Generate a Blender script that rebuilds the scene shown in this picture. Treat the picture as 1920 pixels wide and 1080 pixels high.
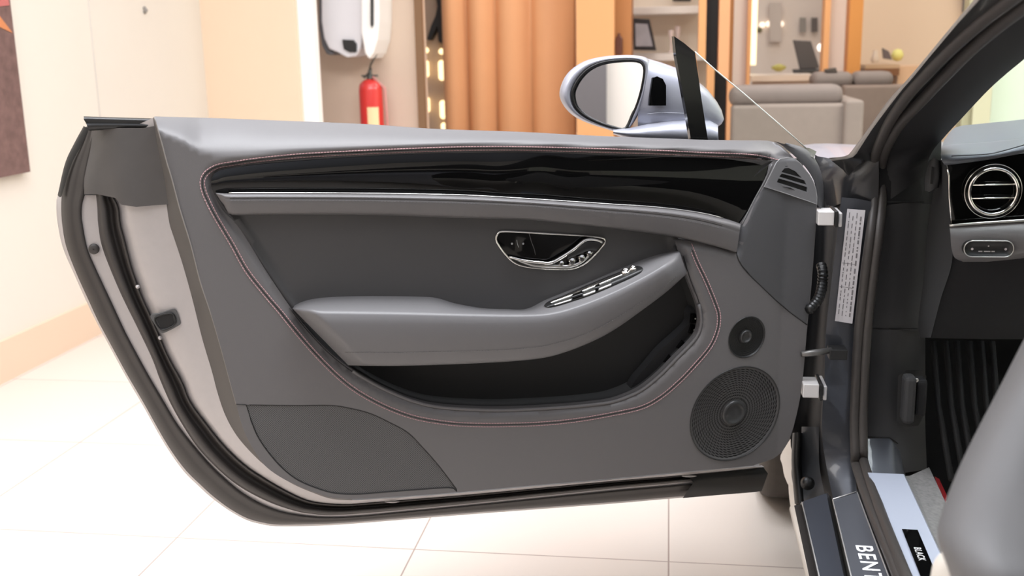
import bpy, math, random
import numpy as np
from mathutils import Vector, Matrix
from mathutils.geometry import delaunay_2d_cdt

scene = bpy.context.scene
for o in list(bpy.data.objects):
    bpy.data.objects.remove(o)
COL = scene.collection
random.seed(4)

# ------------------------------------------------------------------ camera
F = 2000.0                       # focal length in pixels of a 1920 wide frame
CAM_H = 1.25
v_fwd = np.array([295., -455., F]); v_fwd /= np.linalg.norm(v_fwd)       # world +Y seen from the camera
_dy = -F * F / (295 * .02 - 455); _dn = np.array([.02 * _dy, _dy, F]); _dn /= np.linalg.norm(_dn)
v_right = np.cross(_dn, v_fwd); v_right /= np.linalg.norm(v_right)
M = np.array([v_right, v_fwd, -_dn])                                     # camera -> world
CAM = np.array([0., 0., CAM_H])
cam_data = bpy.data.cameras.new('camera')
cam = bpy.data.objects.new('camera', cam_data); COL.objects.link(cam)
cx, cy, cz = M @ np.array([1., 0, 0]), M @ np.array([0, -1., 0]), M @ np.array([0, 0, -1.])
cam.matrix_world = Matrix(((cx[0], cy[0], cz[0], 0), (cx[1], cy[1], cz[1], 0), (cx[2], cy[2], cz[2], CAM_H), (0, 0, 0, 1)))
cam_data.sensor_width = 36; cam_data.lens = F / 1920 * 36
cam_data.clip_start = .05; cam_data.clip_end = 100
cam_data.dof.use_dof = True; cam_data.dof.focus_distance = 2.12; cam_data.dof.aperture_fstop = 4.5
scene.camera = cam

# ------------------------------------------------------------------ world, unseen area lights, exposure
world = bpy.data.worlds.new('world'); scene.world = world; world.use_nodes = True
wn, wl = world.node_tree.nodes, world.node_tree.links
wn.clear()
wo = wn.new('ShaderNodeOutputWorld'); wb = wn.new('ShaderNodeBackground')
wtc = wn.new('ShaderNodeTexCoord'); wsep = wn.new('ShaderNodeSeparateXYZ'); wr = wn.new('ShaderNodeValToRGB')
wl.new(wtc.outputs['Generated'], wsep.inputs[0]); wl.new(wsep.outputs['Z'], wr.inputs[0])
wr.color_ramp.elements[0].position = 0; wr.color_ramp.elements[0].color = (.16, .15, .145, 1)
wr.color_ramp.elements[1].position = .75; wr.color_ramp.elements[1].color = (.90, .93, 1.06, 1)
e_ = wr.color_ramp.elements.new(.25); e_.color = (.22, .215, .225, 1)
wl.new(wr.outputs[0], wb.inputs[0]); wb.inputs[1].default_value = 1.0; wl.new(wb.outputs[0], wo.inputs[0])

def area(name, loc, target, size, size_y, power, color=(1, 1, 1)):
    d = bpy.data.lights.new(name, 'AREA'); d.shape = 'RECTANGLE'; d.size = size; d.size_y = size_y
    d.energy = power; d.color = color
    o = bpy.data.objects.new(name, d); COL.objects.link(o); o.location = loc
    o.rotation_euler = (Vector(target) - Vector(loc)).to_track_quat('-Z', 'Y').to_euler()
    return o
area('unseen_light_car', (-.3, 1.75, 3.5), (-.3, 1.8, 0), 3.2, 1.1, 180, (.94, .96, 1))  # unseen area light, placed for highlights on the upper curves of the door
area('unseen_light_front', (-1.2, 3.9, 3.4), (-1.6, 4.4, 0), 3.0, 1.2, 28, (1, .96, .9))  # unseen area light over the left wall and floor
area('unseen_light_rear', (-2.2, -.1, 3.1), (-.5, 1.9, .5), 2.4, .9, 36, (1, .96, .92))  # unseen, set far left so the door darkens towards its hinge end
area('unseen_light_lounge', (1.8, 6.5, 3.4), (1.8, 7.6, .5), 4.0, 1.2, 75, (1, .90, .78))  # unseen area light for the lounge background
area('added_light_back', (0, -2.5, 3.2), (0, -4, 1.4), 3.4, .6, 80, (1, .98, .95))  # added to brighten the rear wall that the mirror shows
area('added_light_window', (3.2, 4.3, 3.3), (3.4, 6, 1.4), 2.0, .8, 48, (1, 1, .94))  # added to brighten the wall seen through the windscreen
area('unseen_light_hood', (2.6, 3.6, 3.3), (1.6, 3.6, 0), 2.5, 1.2, 70, (1, .95, .9))  # unseen area light over hood and wing
scene.view_settings.view_transform = 'Standard'; scene.view_settings.look = 'None'
scene.view_settings.gamma = 1; scene.view_settings.use_curve_mapping = False
scene.view_settings.exposure = 0.15

# ------------------------------------------------------------------ pixels of the photograph -> points at a real distance
def ray(px, py):
    return M @ np.array([px - 960., py - 540., F])
def atY(px, py, Y):
    r = ray(px, py); return CAM + r * (Y / r[1])
def atZ(px, py, z):
    r = ray(px, py); return CAM + r * ((z - CAM_H) / r[2])
def atX(px, py, X):
    r = ray(px, py); return CAM + r * (X / r[0])
# the open door: hinge line through DO, U runs along the door to its free end, N points into the cabin (to the viewer)
ang = math.radians(69.6)
U = np.array([-math.sin(ang), -math.cos(ang), 0.]); N = np.array([math.cos(ang), -math.sin(ang), 0.])
DO = np.array([.25, 2.211, 0.])
def atD(px, py, w=0.):
    r = ray(px, py); t = ((DO + N * w - CAM) @ N) / (r @ N); P = CAM + r * t
    return np.array([(P - DO) @ U, P[2]])
def W3(u, v, w):
    return DO + U * u + N * w + np.array([0, 0, v])
def D3(px, py, w=0.):
    u, v = atD(px, py, w); return W3(u, v, w)

# ------------------------------------------------------------------ materials
MATS = {}
def mat(name, col, rough=.5, metal=0., noise=0., nscale=200., bump=0., bscale=400., coat=0., emit=0., trans=0., ior=1.45, spec=.5, alpha=1.):
    m = bpy.data.materials.new(name); m.use_nodes = True
    nt = m.node_tree; b = nt.nodes['Principled BSDF']
    b.inputs['Base Color'].default_value = (*col, 1); b.inputs['Roughness'].default_value = rough
    b.inputs['Metallic'].default_value = metal; b.inputs['Coat Weight'].default_value = coat; b.inputs['Coat Roughness'].default_value = .03
    b.inputs['Transmission Weight'].default_value = trans; b.inputs['IOR'].default_value = ior
    b.inputs['Specular IOR Level'].default_value = spec
    if emit:
        b.inputs['Emission Color'].default_value = (*col, 1); b.inputs['Emission Strength'].default_value = emit
    tc = nt.nodes.new('ShaderNodeTexCoord')
    if noise:
        n = nt.nodes.new('ShaderNodeTexNoise'); n.inputs['Scale'].default_value = nscale; n.inputs['Detail'].default_value = 4
        nt.links.new(tc.outputs['Object'], n.inputs['Vector'])
        mx = nt.nodes.new('ShaderNodeMix'); mx.data_type = 'RGBA'
        nt.links.new(n.outputs['Fac'], mx.inputs['Factor'])
        mx.inputs['A'].default_value = (*[c * (1 - noise) for c in col], 1); mx.inputs['B'].default_value = (*[min(1, c * (1 + noise)) for c in col], 1)
        nt.links.new(mx.outputs['Result'], b.inputs['Base Color'])
    if bump:
        n = nt.nodes.new('ShaderNodeTexNoise'); n.inputs['Scale'].default_value = bscale; n.inputs['Detail'].default_value = 3
        nt.links.new(tc.outputs['Object'], n.inputs['Vector'])
        bp = nt.nodes.new('ShaderNodeBump'); bp.inputs['Strength'].default_value = bump; bp.inputs['Distance'].default_value = .0006
        nt.links.new(n.outputs['Fac'], bp.inputs['Height']); nt.links.new(bp.outputs[0], b.inputs['Normal'])
    MATS[name] = m; return m
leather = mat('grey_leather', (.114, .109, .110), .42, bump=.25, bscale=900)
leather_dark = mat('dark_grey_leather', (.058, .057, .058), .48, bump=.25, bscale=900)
leather_arm = mat('armrest_leather', (.125, .122, .125), .40, bump=.2, bscale=900)
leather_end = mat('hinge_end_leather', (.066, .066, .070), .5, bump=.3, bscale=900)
pocket_m = mat('pocket_lining', (.022, .022, .022), .8)
gloss_black = mat('piano_black', (.003, .003, .003), .03, spec=.4)
seam_m = mat('seam_black', (.008, .008, .008), .6)
stitch_m = mat('rose_thread', (.52, .31, .32), .6)
stitch_grey = mat('grey_thread', (.13, .125, .125), .6)
chrome = mat('chrome', (.82, .80, .76), .12, 1.)
chrome_satin = mat('satin_chrome', (.55, .54, .52), .3, 1.)
silver = mat('silver_paint', (.37, .38, .44), .36, .45, noise=.04, nscale=900, coat=.35)
silver_in = mat('door_inner_paint', (.45, .425, .42), .38, .25, noise=.04, nscale=60)
rubber = mat('rubber', (.045, .040, .037), .45, noise=.12, nscale=40)
rubber_mid = mat('door_cap_rubber', (.075, .070, .068), .5, noise=.1, nscale=25)
rubber_blk = mat('black_rubber', (.010, .010, .010), .35)
black_pl = mat('black_plastic', (.014, .014, .014), .4)
paint_dark = mat('dark_body_paint', (.060, .064, .075), .3, .3, coat=.4)  # dark grey satin paint of the pillar and sill end cover
trim_dark = mat('interior_trim', (.038, .038, .039), .6, bump=.2, bscale=900, spec=.3)
pillar_m = mat('pillar_trim', (.014, .014, .015), .6, spec=.3)
white_lbl = mat('label_white', (.62, .60, .62), .5)
alu = mat('brushed_plate', (.42, .455, .54), .45, .25)
letter_m = mat('letter_white', (.85, .85, .87), .4)
tyre_m = mat('tyre', (.06, .05, .042), .8, noise=.2, nscale=30)
glass = mat('clear_glass', (.93, .98, .96), .0, trans=1., ior=1.03)
mirror_m = mat('mirror_glass', (.86, .86, .87), .01, 1.)
carpet_m = mat('grey_carpet', (.16, .155, .15), .95, noise=.45, nscale=120, bump=.5, bscale=120)
carpet_dk = mat('black_carpet', (.008, .008, .008), .9, spec=.1)
red_m = mat('red_edge', (.35, .01, .015), .6)
cream_seat = mat('cream_panel', (.52, .48, .43), .5)
seat_m = mat('seat_leather', (.105, .103, .105), .55, bump=.2, bscale=600)

# ------------------------------------------------------------------ object helpers
ORG = {}
def empty(name, loc, label=None, cat=None, group=None):
    o = bpy.data.objects.new(name, None); COL.objects.link(o); o.location = loc; o.empty_display_size = .1
    ORG[o.name] = np.array(loc, float)
    if label: o['label'] = label
    if cat: o['category'] = cat
    if group: o['group'] = group
    return o
def tag(o, label, cat, group=None):
    o['label'] = label; o['category'] = cat
    if group: o['group'] = group
    return o
def mk(name, verts, faces, m, parent=None, smooth=True, nrm=None, kind=None, label=None):
    V = np.array(verts, float); c = (V.min(0) + V.max(0)) / 2
    if parent is None: c[2] = V[:, 2].min()
    me = bpy.data.meshes.new(name); me.from_pydata([tuple(x) for x in (V - c)], [], [tuple(int(i) for i in f) for f in faces])
    me.materials.append(m)
    if smooth: me.polygons.foreach_set('use_smooth', [True] * len(me.polygons))
    me.update()
    if nrm is not None: me.normals_split_custom_set_from_vertices([tuple(n) for n in nrm])
    o = bpy.data.objects.new(name, me); COL.objects.link(o)
    ORG[o.name] = c
    o.location = c - (ORG[parent.name] if parent else 0)
    if parent: o.parent = parent
    if kind: o['kind'] = kind
    if label: o['label'] = label
    return o
class G:
    """gathers several shapes into one mesh"""
    def __init__(s): s.v = []; s.f = []
    def add(s, v, f):
        n = len(s.v); s.v += [np.array(x, float) for x in v]; s.f += [[i + n for i in q] for q in f]; return s
    def mk(s, name, m, parent=None, smooth=False, **k): return mk(name, s.v, s.f, m, parent, smooth, **k)
def boxv(x0, x1, y0, y1, z0, z1):
    v = [(x, y, z) for x in (x0, x1) for y in (y0, y1) for z in (z0, z1)]
    return v, [(0, 1, 3, 2), (4, 6, 7, 5), (0, 4, 5, 1), (2, 3, 7, 6), (0, 2, 6, 4), (1, 5, 7, 3)]
def bevel(o, w, seg=2):
    b = o.modifiers.new('bevel', 'BEVEL'); b.width = w; b.segments = seg; b.limit_method = 'ANGLE'; return o
def grid(rows, closed=False):
    R = [np.array(r, float) for r in rows]; n = len(R[0]); v = [p for r in R for p in r]; f = []
    for i in range(len(R) - 1):
        for j in range(n - 1 + (1 if closed else 0)):
            k = (j + 1) % n
            f.append((i * n + j, i * n + k, (i + 1) * n + k, (i + 1) * n + j))
    return v, f
def tubev(pts, r, seg=8, closed=False, flat=1.):
    P = [np.array(p, float) for p in pts]; n = len(P); rows = []; prev = None
    for i in range(n):
        a = P[i - 1] if (i or closed) else P[i]; b = P[(i + 1) % n] if (i < n - 1 or closed) else P[i]
        t = b - a; t /= np.linalg.norm(t) + 1e-12
        if prev is None:
            h = np.array([0, 0, 1.]) if abs(t[2]) < .9 else np.array([0, -1., 0]); x = np.cross(t, h)
        else: x = prev - t * (prev @ t)
        x /= np.linalg.norm(x); y = np.cross(t, x); prev = x
        rr = r[i] if hasattr(r, '__len__') else r
        rows.append([P[i] + rr * (math.cos(a_) * x + flat * math.sin(a_) * y) for a_ in np.linspace(0, 2 * math.pi, seg, endpoint=False)])
    if closed: rows.append(rows[0])
    v, f = grid(rows, True)
    if not closed:
        f.append(tuple(range(seg))[::-1]); f.append(tuple((n - 1) * seg + k for k in range(seg)))
    return v, f
def tube(name, pts, r, m, parent=None, seg=8, closed=False, **k):
    v, f = tubev(pts, r, seg, closed); return mk(name, v, f, m, parent, **k)
def lathe(center, axis, prof, seg=32):
    a = np.array(axis, float); a /= np.linalg.norm(a); h = np.array([0, 0, 1.]) if abs(a[2]) < .9 else np.array([1., 0, 0])
    x = np.cross(a, h); x /= np.linalg.norm(x); y = np.cross(a, x); c = np.array(center, float)
    rows = [[c + a * d + r * (math.cos(t) * x + math.sin(t) * y) for t in np.linspace(0, 2 * math.pi, seg, endpoint=False)] for r, d in prof]
    return grid(rows, True)
def spline(pts, n, closed=False):
    """Catmull-Rom through pts, resampled to n points by arc length"""
    P = np.array(pts, float)
    if len(P) == 2: return np.array([P[0] + (P[1] - P[0]) * t for t in np.linspace(0, 1, n)])
    Q = np.vstack([P[-1:], P, P[:2]]) if closed else np.vstack([2 * P[0] - P[1], P, 2 * P[-1] - P[-2]])
    out = []
    for i in range(1, len(Q) - 2):
        p0, p1, p2, p3 = Q[i - 1:i + 3]
        for t in np.linspace(0, 1, 16, endpoint=False):
            out.append(.5 * ((2 * p1) + (p2 - p0) * t + (2 * p0 - 5 * p1 + 4 * p2 - p3) * t * t + (3 * p1 - p0 - 3 * p2 + p3) * t ** 3))
    out.append(P[0] if closed else P[-1]); out = np.array(out)
    d = np.r_[0, np.cumsum(np.linalg.norm(np.diff(out, axis=0), axis=1))]
    s = np.linspace(0, d[-1], n + 1)[:-1] if closed else np.linspace(0, d[-1], n)
    return np.stack([np.interp(s, d, out[:, k]) for k in range(out.shape[1])], 1)
def dist_poly(P, L):
    """distance of points P (n,2) to polyline L"""
    P = np.atleast_2d(P); best = np.full(len(P), 1e9)
    for a, b in zip(L[:-1], L[1:]):
        ab = b - a; t = np.clip(((P - a) @ ab) / (ab @ ab + 1e-15), 0, 1)
        best = np.minimum(best, np.hypot(*(P - a - t[:, None] * ab).T))
    return best
def inside(P, L):
    P = np.atleast_2d(P); c = np.zeros(len(P), bool)
    for a, b in zip(L, np.roll(L, -1, 0)):
        cond = (a[1] > P[:, 1]) != (b[1] > P[:, 1])
        with np.errstate(divide='ignore', invalid='ignore'):
            xi = (b[0] - a[0]) * (P[:, 1] - a[1]) / (b[1] - a[1]) + a[0]
        c ^= cond & (P[:, 0] < xi)
    return c
def uvs(pts, Wf):
    """pixels -> door coordinates on the relief Wf (a number or a function of uv)"""
    out = np.array([atD(x, y, Wf if not callable(Wf) else 0.) for x, y in pts])
    if callable(Wf):
        for _ in range(6):
            w = Wf(out); out = np.array([atD(x, y, wi) for (x, y), wi in zip(pts, w)])
    return out
def patch(name, outline, m, parent, Wf=0., holes=(), sp=.012, skirt=.006, isuv=False, label=None, hole_skirt=None, place=None):
    """a panel of the door: outline in pixels (or uv), relief Wf, thickness skirt"""
    Wc = Wf if callable(Wf) else (lambda P: np.full(len(P), float(Wf)))
    L = outline if isuv else uvs(outline, Wf); Hs = [h if isuv else uvs(h, Wf) for h in holes]
    lo, hi = L.min(0), L.max(0); pts = []
    for j, y in enumerate(np.arange(lo[1], hi[1], sp * .866)):
        for x in np.arange(lo[0] + (sp / 2 if j % 2 else 0), hi[0], sp): pts.append((x, y))
    pts = np.array(pts) if pts else np.zeros((0, 2))
    if len(pts):
        ok = inside(pts, L) & (dist_poly(pts, np.vstack([L, L[:1]])) > sp * .45)
        for h in Hs: ok &= ~inside(pts, h) & (dist_poly(pts, np.vstack([h, h[:1]])) > sp * .45)
        pts = pts[ok]
    vs = [Vector(p) for p in L]; ed = [(i, (i + 1) % len(L)) for i in range(len(L))]
    for h in Hs:
        n = len(vs); vs += [Vector(p) for p in h]; ed += [(n + i, n + (i + 1) % len(h)) for i in range(len(h))]
    vs += [Vector(p) for p in pts]
    v2, _, fc, *_ = delaunay_2d_cdt(vs, ed, [], 0, 1e-7)
    V2 = np.array([(v.x, v.y) for v in v2]); cent = np.array([V2[list(f)].mean(0) for f in fc])
    keep = inside(cent, L)
    for h in Hs: keep &= ~inside(cent, h)
    faces = [tuple(f) for f, k in zip(fc, keep) if k]
    w = Wc(V2); e = .0008
    gu = (Wc(V2 + [e, 0]) - Wc(V2 - [e, 0])) / (2 * e); gv = (Wc(V2 + [0, e]) - Wc(V2 - [0, e])) / (2 * e)
    P3 = [W3(a, b, c) for (a, b), c in zip(V2, w)]
    nr = [N - U * a - np.array([0, 0, b]) for a, b in zip(gu, gv)]; nr = [n / np.linalg.norm(n) for n in nr]
    # consistent winding (normal to viewer)
    F2 = []
    for f in faces:
        a, b, c = (np.array(P3[i]) for i in f[:3])
        F2.append(f if np.cross(b - a, c - a) @ N > 0 else f[::-1])
    sides = [(L, skirt)] + [(h, skirt if hole_skirt is None else hole_skirt) for h in Hs]
    for Lp, sk in sides:
        if not sk: continue
        wl_ = Wc(Lp); n = len(P3); k = len(Lp)
        ar = sum(a[0] * b[1] - b[0] * a[1] for a, b in zip(Lp, np.roll(Lp, -1, 0)))
        sgn = (1 if ar > 0 else -1) * (1 if Lp is L else -1)
        for dpt in (0, sk):
            for i in range(k):
                P3.append(W3(Lp[i][0], Lp[i][1], wl_[i] - dpt))
                t = Lp[(i + 1) % k] - Lp[i - 1]; q = np.array([t[1], -t[0]]) * sgn; q /= np.linalg.norm(q) + 1e-9
                nr.append(U * q[0] + np.array([0, 0, q[1]]))
        for i in range(k):
            j = (i + 1) % k; f = (n + i, n + j, n + k + j, n + k + i)
            a, b, c = (np.array(P3[x]) for x in f[:3]); nn = np.cross(b - a, c - a)
            F2.append(f if nn @ nr[n + i] > 0 else f[::-1])
    return mk(name, P3, F2, m, parent, True, nr, label=label)
def pl(z, ox, oy, s):
    """points read off an enlargement: offset and scale back to the photograph"""
    return [(ox + a / s, oy + b / s) for a, b in z]

# ================================================================== THE CAR
car = empty('car', (1.1, 2.6, 0), 'silver car with its left front door wide open, grey leather cabin, standing on cream tiles', 'car')

# ---------------- door: traced curves, from the outer silhouette (C0) to the leather panel edge (C6)
C0 = [(158, 239), (141, 267), (124, 306), (110, 361), (106, 375), (106, 400), (109, 424), (118, 465), (139, 514), (163, 567), (181, 604), (203, 645), (234, 702), (266, 757), (309, 833), (343, 882), (373, 912), (396, 933), (429, 957), (462, 975), (490, 983), (518, 987), (560, 987), (634, 984), (738, 976), (900, 963), (1140, 945), (1257, 935), (1360, 927), (1428, 921)]
C1 = [(161, 242), (148, 271), (131, 306), (119, 343), (115, 376), (115, 400), (117, 424), (124, 462), (143, 512), (167, 565), (184, 602), (206, 643), (237, 700), (269, 755), (312, 831), (346, 879), (376, 909), (399, 930), (431, 954), (463, 971.5), (491, 979.5), (518, 983.5), (560, 983.5), (634, 981), (738, 973), (900, 960), (1140, 942), (1257, 932), (1360, 924), (1429, 918)]
C2 = [(178, 250), (170, 290), (163, 330), (159, 366), (154, 383), (153, 404), (155, 420), (164, 466), (179, 502), (200, 547), (232, 616), (241, 634), (275, 697), (304, 747), (332, 794), (362, 833), (396, 872), (429, 903), (457, 925), (490, 944), (526, 958), (560, 965), (582, 968), (613, 970), (660, 969), (738, 962), (900, 946), (1140, 921), (1260, 910), (1360, 899), (1432, 889)]
C3 = [(190, 250), (184, 290), (181, 330), (180, 366), (182, 383), (183, 404), (184, 420), (190, 458), (205, 500), (228, 554), (257, 613), (285, 672), (300, 712), (320, 757), (346, 803), (373, 842), (407, 878), (440, 906), (476, 928), (518, 947), (561, 960), (585, 963.5), (613, 966), (660, 964), (738, 957.5), (900, 942), (1140, 917), (1260, 906), (1360, 895.5), (1433, 886)]
C4 = [(226, 248), (220, 290), (214, 330), (212, 366), (222, 385), (224, 400), (226, 420), (234, 450), (244, 490), (250, 511), (266, 555), (282, 590), (297, 625), (316, 669), (342, 716), (357, 753), (387, 794), (421, 836), (459, 872), (496, 897), (532, 918), (560, 932), (582, 940), (610, 944), (650, 946), (690, 943), (790, 935), (900, 926), (1140, 903), (1260, 893), (1360, 884), (1433, 876)]
C5 = [(287, 221), (295, 281), (304, 325), (312, 381), (318, 420), (326, 445), (342, 494), (360, 558), (379, 634), (398, 698), (407, 733), (421, 775), (440, 811), (462, 839), (490, 867), (518, 889), (550, 908), (582, 922), (620, 935), (660, 938), (700, 936), (778, 931), (858, 925), (1000, 912), (1140, 900), (1276, 887), (1350, 880), (1412, 875)]
C6L = [(289, 219), (304, 271), (312, 302), (322, 335), (338, 395), (358, 460), (376, 530), (396, 590), (415, 655), (433, 722), (443, 758), (451, 789), (463, 820), (480, 850), (500, 876), (530, 897), (560, 911), (590, 923), (622, 933), (660, 936)]
C6B = [(700, 934), (778, 929), (858, 923), (1000, 910), (1140, 898), (1276, 885), (1350, 879), (1412, 873)]
RIGHT = [(1440, 866), (1463, 850), (1480, 824), (1493, 780), (1502, 734), (1508, 680), (1513, 620), (1521, 540), (1528, 450), (1531, 400), (1532, 384)]
PTOP = [(289, 219), (400, 222), (480, 225), (680, 233), (813, 242), (980, 248), (1113, 255), (1240, 260), (1330, 263), (1400, 264), (1447, 265), (1466, 275), (1487, 295)]
_ = dict(C0=-.135, C1=-.128, C2=-.100, C3=-.095, C4=-.070, C5=-.045)
NB = 150
def band(curve, w, n=NB): return [D3(x, y, w) for x, y in spline(curve, n)]
def mixc(A, wa, B, wb, t, dw=0., n=NB):
    a, b = spline(A, n), spline(B, n); w = wa + (wb - wa) * t + dw
    return [D3(x, y, w) for x, y in a + (b - a) * t]
rows = [[p - N * .03 for p in band(C0, -.135)], band(C0, -.135), band(C1, -.128)]
g = G()
g.add(*grid(rows))                                                  # rolled outer edge of the skin
g.add(*grid([band(C2[3:], -.1), band(C3[3:], -.095)]))              # narrow painted step
g.add(*grid([[p - N * .012 for p in band(C4, -.070)], band(C4, -.074), mixc(C4, -.070, C5, -.045, .28, .004), mixc(C4, -.07, C5, -.045, .6, .002), band(C5, -.045)]))
# outer skin far side
sk = band(C0, -.135, 120); top = [D3(1520 - (1520 - 160) * t, 300 - 70 * t, -.135) for t in np.linspace(0, 1, 60)]
rr = np.array([1., .75, .45, .2]); cen = np.mean(sk, 0)
ring = sk + top; g.add(*grid([[p - N * .03 for p in ring], [cen + (np.array(p) - cen) * .97 - N * .06 for p in ring], [cen + (np.array(p) - cen) * .6 - N * .085 for p in ring], [cen - N * .09 for p in ring]], True))
door = g.mk('car_door', silver_in, car, True, label='open left front door shell in pale silver paint')
def wstrip(name, A, wa, B, wb, prof, m, lab=None):
    return mk(name, *grid([mixc(A, wa, B, wb, t, d) for t, d in prof]), m, door, label=lab)
wstrip('outer_weatherstrip', C1, -.128, C2, -.1, [(0, 0), (.1, .004), (.3, .010), (.5, .007), (.62, .004), (.8, .010), (.95, .006), (1, -.004)], rubber, 'broad dark rubber seal along the door edge')
wstrip('inner_weatherstrip', C3, -.095, C4, -.07, [(0, 0), (.1, .010), (.3, .016), (.45, .008), (.55, -.018), (.75, -.020), (.85, .0), (.95, .004), (1, -.006)], rubber, 'inner rubber seal with a deep groove')
# rubber cap on the top rear corner of the door
cap_rows = [([(172, 243), (166, 280), (160, 312), (156, 342), (157, 366)], -.108), ([(180, 242), (176, 280), (168, 310), (160, 340), (160, 364)], -.094),
            ([(192, 243), (186, 280), (182, 310), (181, 340), (181, 364)], -.082), ([(200, 242), (201, 280), (205, 315), (210, 345), (216, 371)], -.066), ([(222, 240), (224, 280), (224, 320), (224, 350), (228, 384)], -.056),
            ([(245, 240), (250, 280), (252, 320), (254, 355), (256, 388)], -.052), ([(268, 240), (274, 282), (281, 322), (285, 355), (288, 385)], -.050), ([(291, 236), (300, 283), (309, 325), (314, 355), (318, 383)], -.046)]
mk('corner_cap', *grid([[D3(x, y, w + .008) for x, y in spline(c, 24)] for c, w in cap_rows]), rubber_mid, door, label='dark rubber corner cap at the top rear of the door')
_bt_shift = 0
bt = [([(157, 218), (222, 220), (289, 222)], -.150), ([(157, 219), (222, 221), (289, 223)], -.060), ([(157, 224), (222, 226), (289, 228)], -.050), ([(160, 229), (222, 230), (288, 231)], -.058), ([(162, 233), (222, 233), (287, 234)], -.048), ([(166, 242), (222, 240), (286, 241)], -.050), ([(172, 245), (222, 243), (286, 244)], -.075)]
mk('belt_seal', *grid([[D3(x, y, w) for x, y in spline(c, 12)] for c, w in bt]), rubber_blk, door, label='glossy black seal along the door top')
# black edge strip upper left
mk('corner_edge_trim', *grid([[D3(x, y, w) for x, y in spline(c, 20)] for c, w in [([(157, 236), (140, 267), (122, 306), (108, 366)], -.122), ([(160, 238), (144, 270), (127, 308), (112, 370)], -.112), ([(168, 241), (153, 272), (134, 308), (115, 369)], -.11)]]), rubber_blk, door)
mk('bump_stop', *lathe(D3(176, 467, -.094), N, [(.001, .004), (.007, .004), (.0095, .002), (.010, -.004)], 20), rubber, door, label='round rubber plug')

# ---------------- main leather panel
ST = [(1461, 300), (1411, 290), (1320, 286), (1234, 282), (1100, 278), (980, 275), (880, 275), (793, 277.5), (693, 281.5), (620, 285), (560, 288.5), (507, 293.5), (470, 298), (433, 303.5), (410, 307.5), (392, 315.5), (380, 327), (375, 342), (379, 362), (388, 383), (401, 408), (414, 430), (433, 462), (460, 510), (497, 557), (520, 584), (550, 621), (587, 664), (630, 707), (670, 738), (720, 765), (770, 784), (820, 794), (870, 799), (937, 800), (1020, 797), (1087, 790), (1150, 779), (1203, 767), (1239, 748), (1274, 719), (1304, 688), (1334, 652), (1348, 620), (1351, 593), (1345, 570), (1328, 528), (1310, 490), (1296, 455)]
OPEN_L = [(1450, 302), (1411, 300), (1340, 296), (1234, 293), (1092, 289), (993, 286), (793, 288), (660, 294), (560, 301), (493, 307), (440, 314), (415, 318.5), (403, 324), (396.5, 336), (396.5, 350), (402, 366), (416, 392), (429, 408), (444, 424), (468, 460), (492, 500), (520, 543), (547, 582), (582, 625), (617, 661), (653, 690), (687, 711), (720, 729), (770, 750), (820, 762), (887, 767), (953, 768), (1053, 763), (1110, 758), (1150, 752), (1186, 739), (1209, 726), (1239, 701), (1268, 671), (1298, 641), (1310, 622), (1314, 599), (1310, 573), (1298, 540), (1289, 516), (1280, 484), (1272, 462), (1268, 450)]
# the opening runs on under the leather strip up to the right end of the black trim
OPEN_R = [(1300, 454), (1340, 458), (1378, 468), (1384, 440), (1391, 420), (1420, 362)]
S_uv = uvs(spline(ST, 260), 0.); O_uv = uvs(list(spline(OPEN_L, 230)) + OPEN_R, -.004); Oc = np.vstack([O_uv, O_uv[:1]])
pt = uvs(spline(PTOP, 60), -.045); o_ = np.argsort(pt[:, 0]); TU, TV = pt[o_, 0], pt[o_, 1]
ps = uvs(spline([(1470, 302), (1411, 290), (1234, 282), (1100, 278), (980, 275), (880, 275), (793, 277), (693, 281), (560, 287), (470, 294), (420, 296), (380, 290), (340, 268), (288, 246)], 60), 0.); o_ = np.argsort(ps[:, 0]); SU, SV = ps[o_, 0], ps[o_, 1]
def W_main(P):
    P = np.atleast_2d(P); vs, vt = np.interp(P[:, 0], SU, SV), np.interp(P[:, 0], TU, TV)
    t = np.clip((P[:, 1] - vs) / np.maximum(vt - vs, .004), 0, 1.15)
    hgt = np.clip((vt - vs) / .045, .2, 1.3)
    w = -.060 * hgt * t ** 1.55
    # soft general crown of the panel
    w += .006 * (1 - ((P[:, 1] - .62) / .4) ** 2) - .004
    d = dist_poly(P, Oc); w -= .016 * np.clip(1 - d / .018, 0, 1) ** 2
    # falls away to the hinge end
    w -= .030 * np.clip((.16 - P[:, 0]) / .16, 0, 1) ** 1.6
    # the door rises a little towards the shut edge at the rear
    return w
GR = [(461, 759), (556, 760), (621, 760), (660, 766), (694, 775), (731, 792), (765, 811), (791, 837), (817, 866), (836, 890), (856, 917)]
GL = [(857, 922), (843, 915), (778, 919), (712, 924), (673, 927), (634, 926), (603, 919), (561, 902), (530, 879), (504, 850), (483, 819), (470, 788)]
grille_out = np.vstack([spline(GR, 60), spline(GL, 50)])
main_out = np.vstack([spline(C6L, 80), spline(C6B, 50), spline(RIGHT, 50)[1:], spline([(1532, 384), (1532, 364), (1524, 338), (1509, 316), (1489, 297)], 20)[1:-1], spline(PTOP[::-1], 90)[:-1]])
def ell(cxp, cyp, a, sh, b, n=48): return [(cxp + a * math.cos(t), cyp + sh * math.cos(t) + b * math.sin(t)) for t in np.linspace(0, 2 * math.pi, n, endpoint=False)]
SPK = [(1377.8, 775.4, 83.5, -21.5, 85), (1400, 632, 34, -8, 37.5)]
HOLE_G = uvs(grille_out, W_main)
holes = [O_uv, HOLE_G] + [uvs(ell(*s), W_main) for s in SPK]
L_main = uvs(main_out, W_main)
patch('door_panel', L_main, leather, door, W_main, holes, .0095, .012, True, 'grey leather door card')
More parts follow.
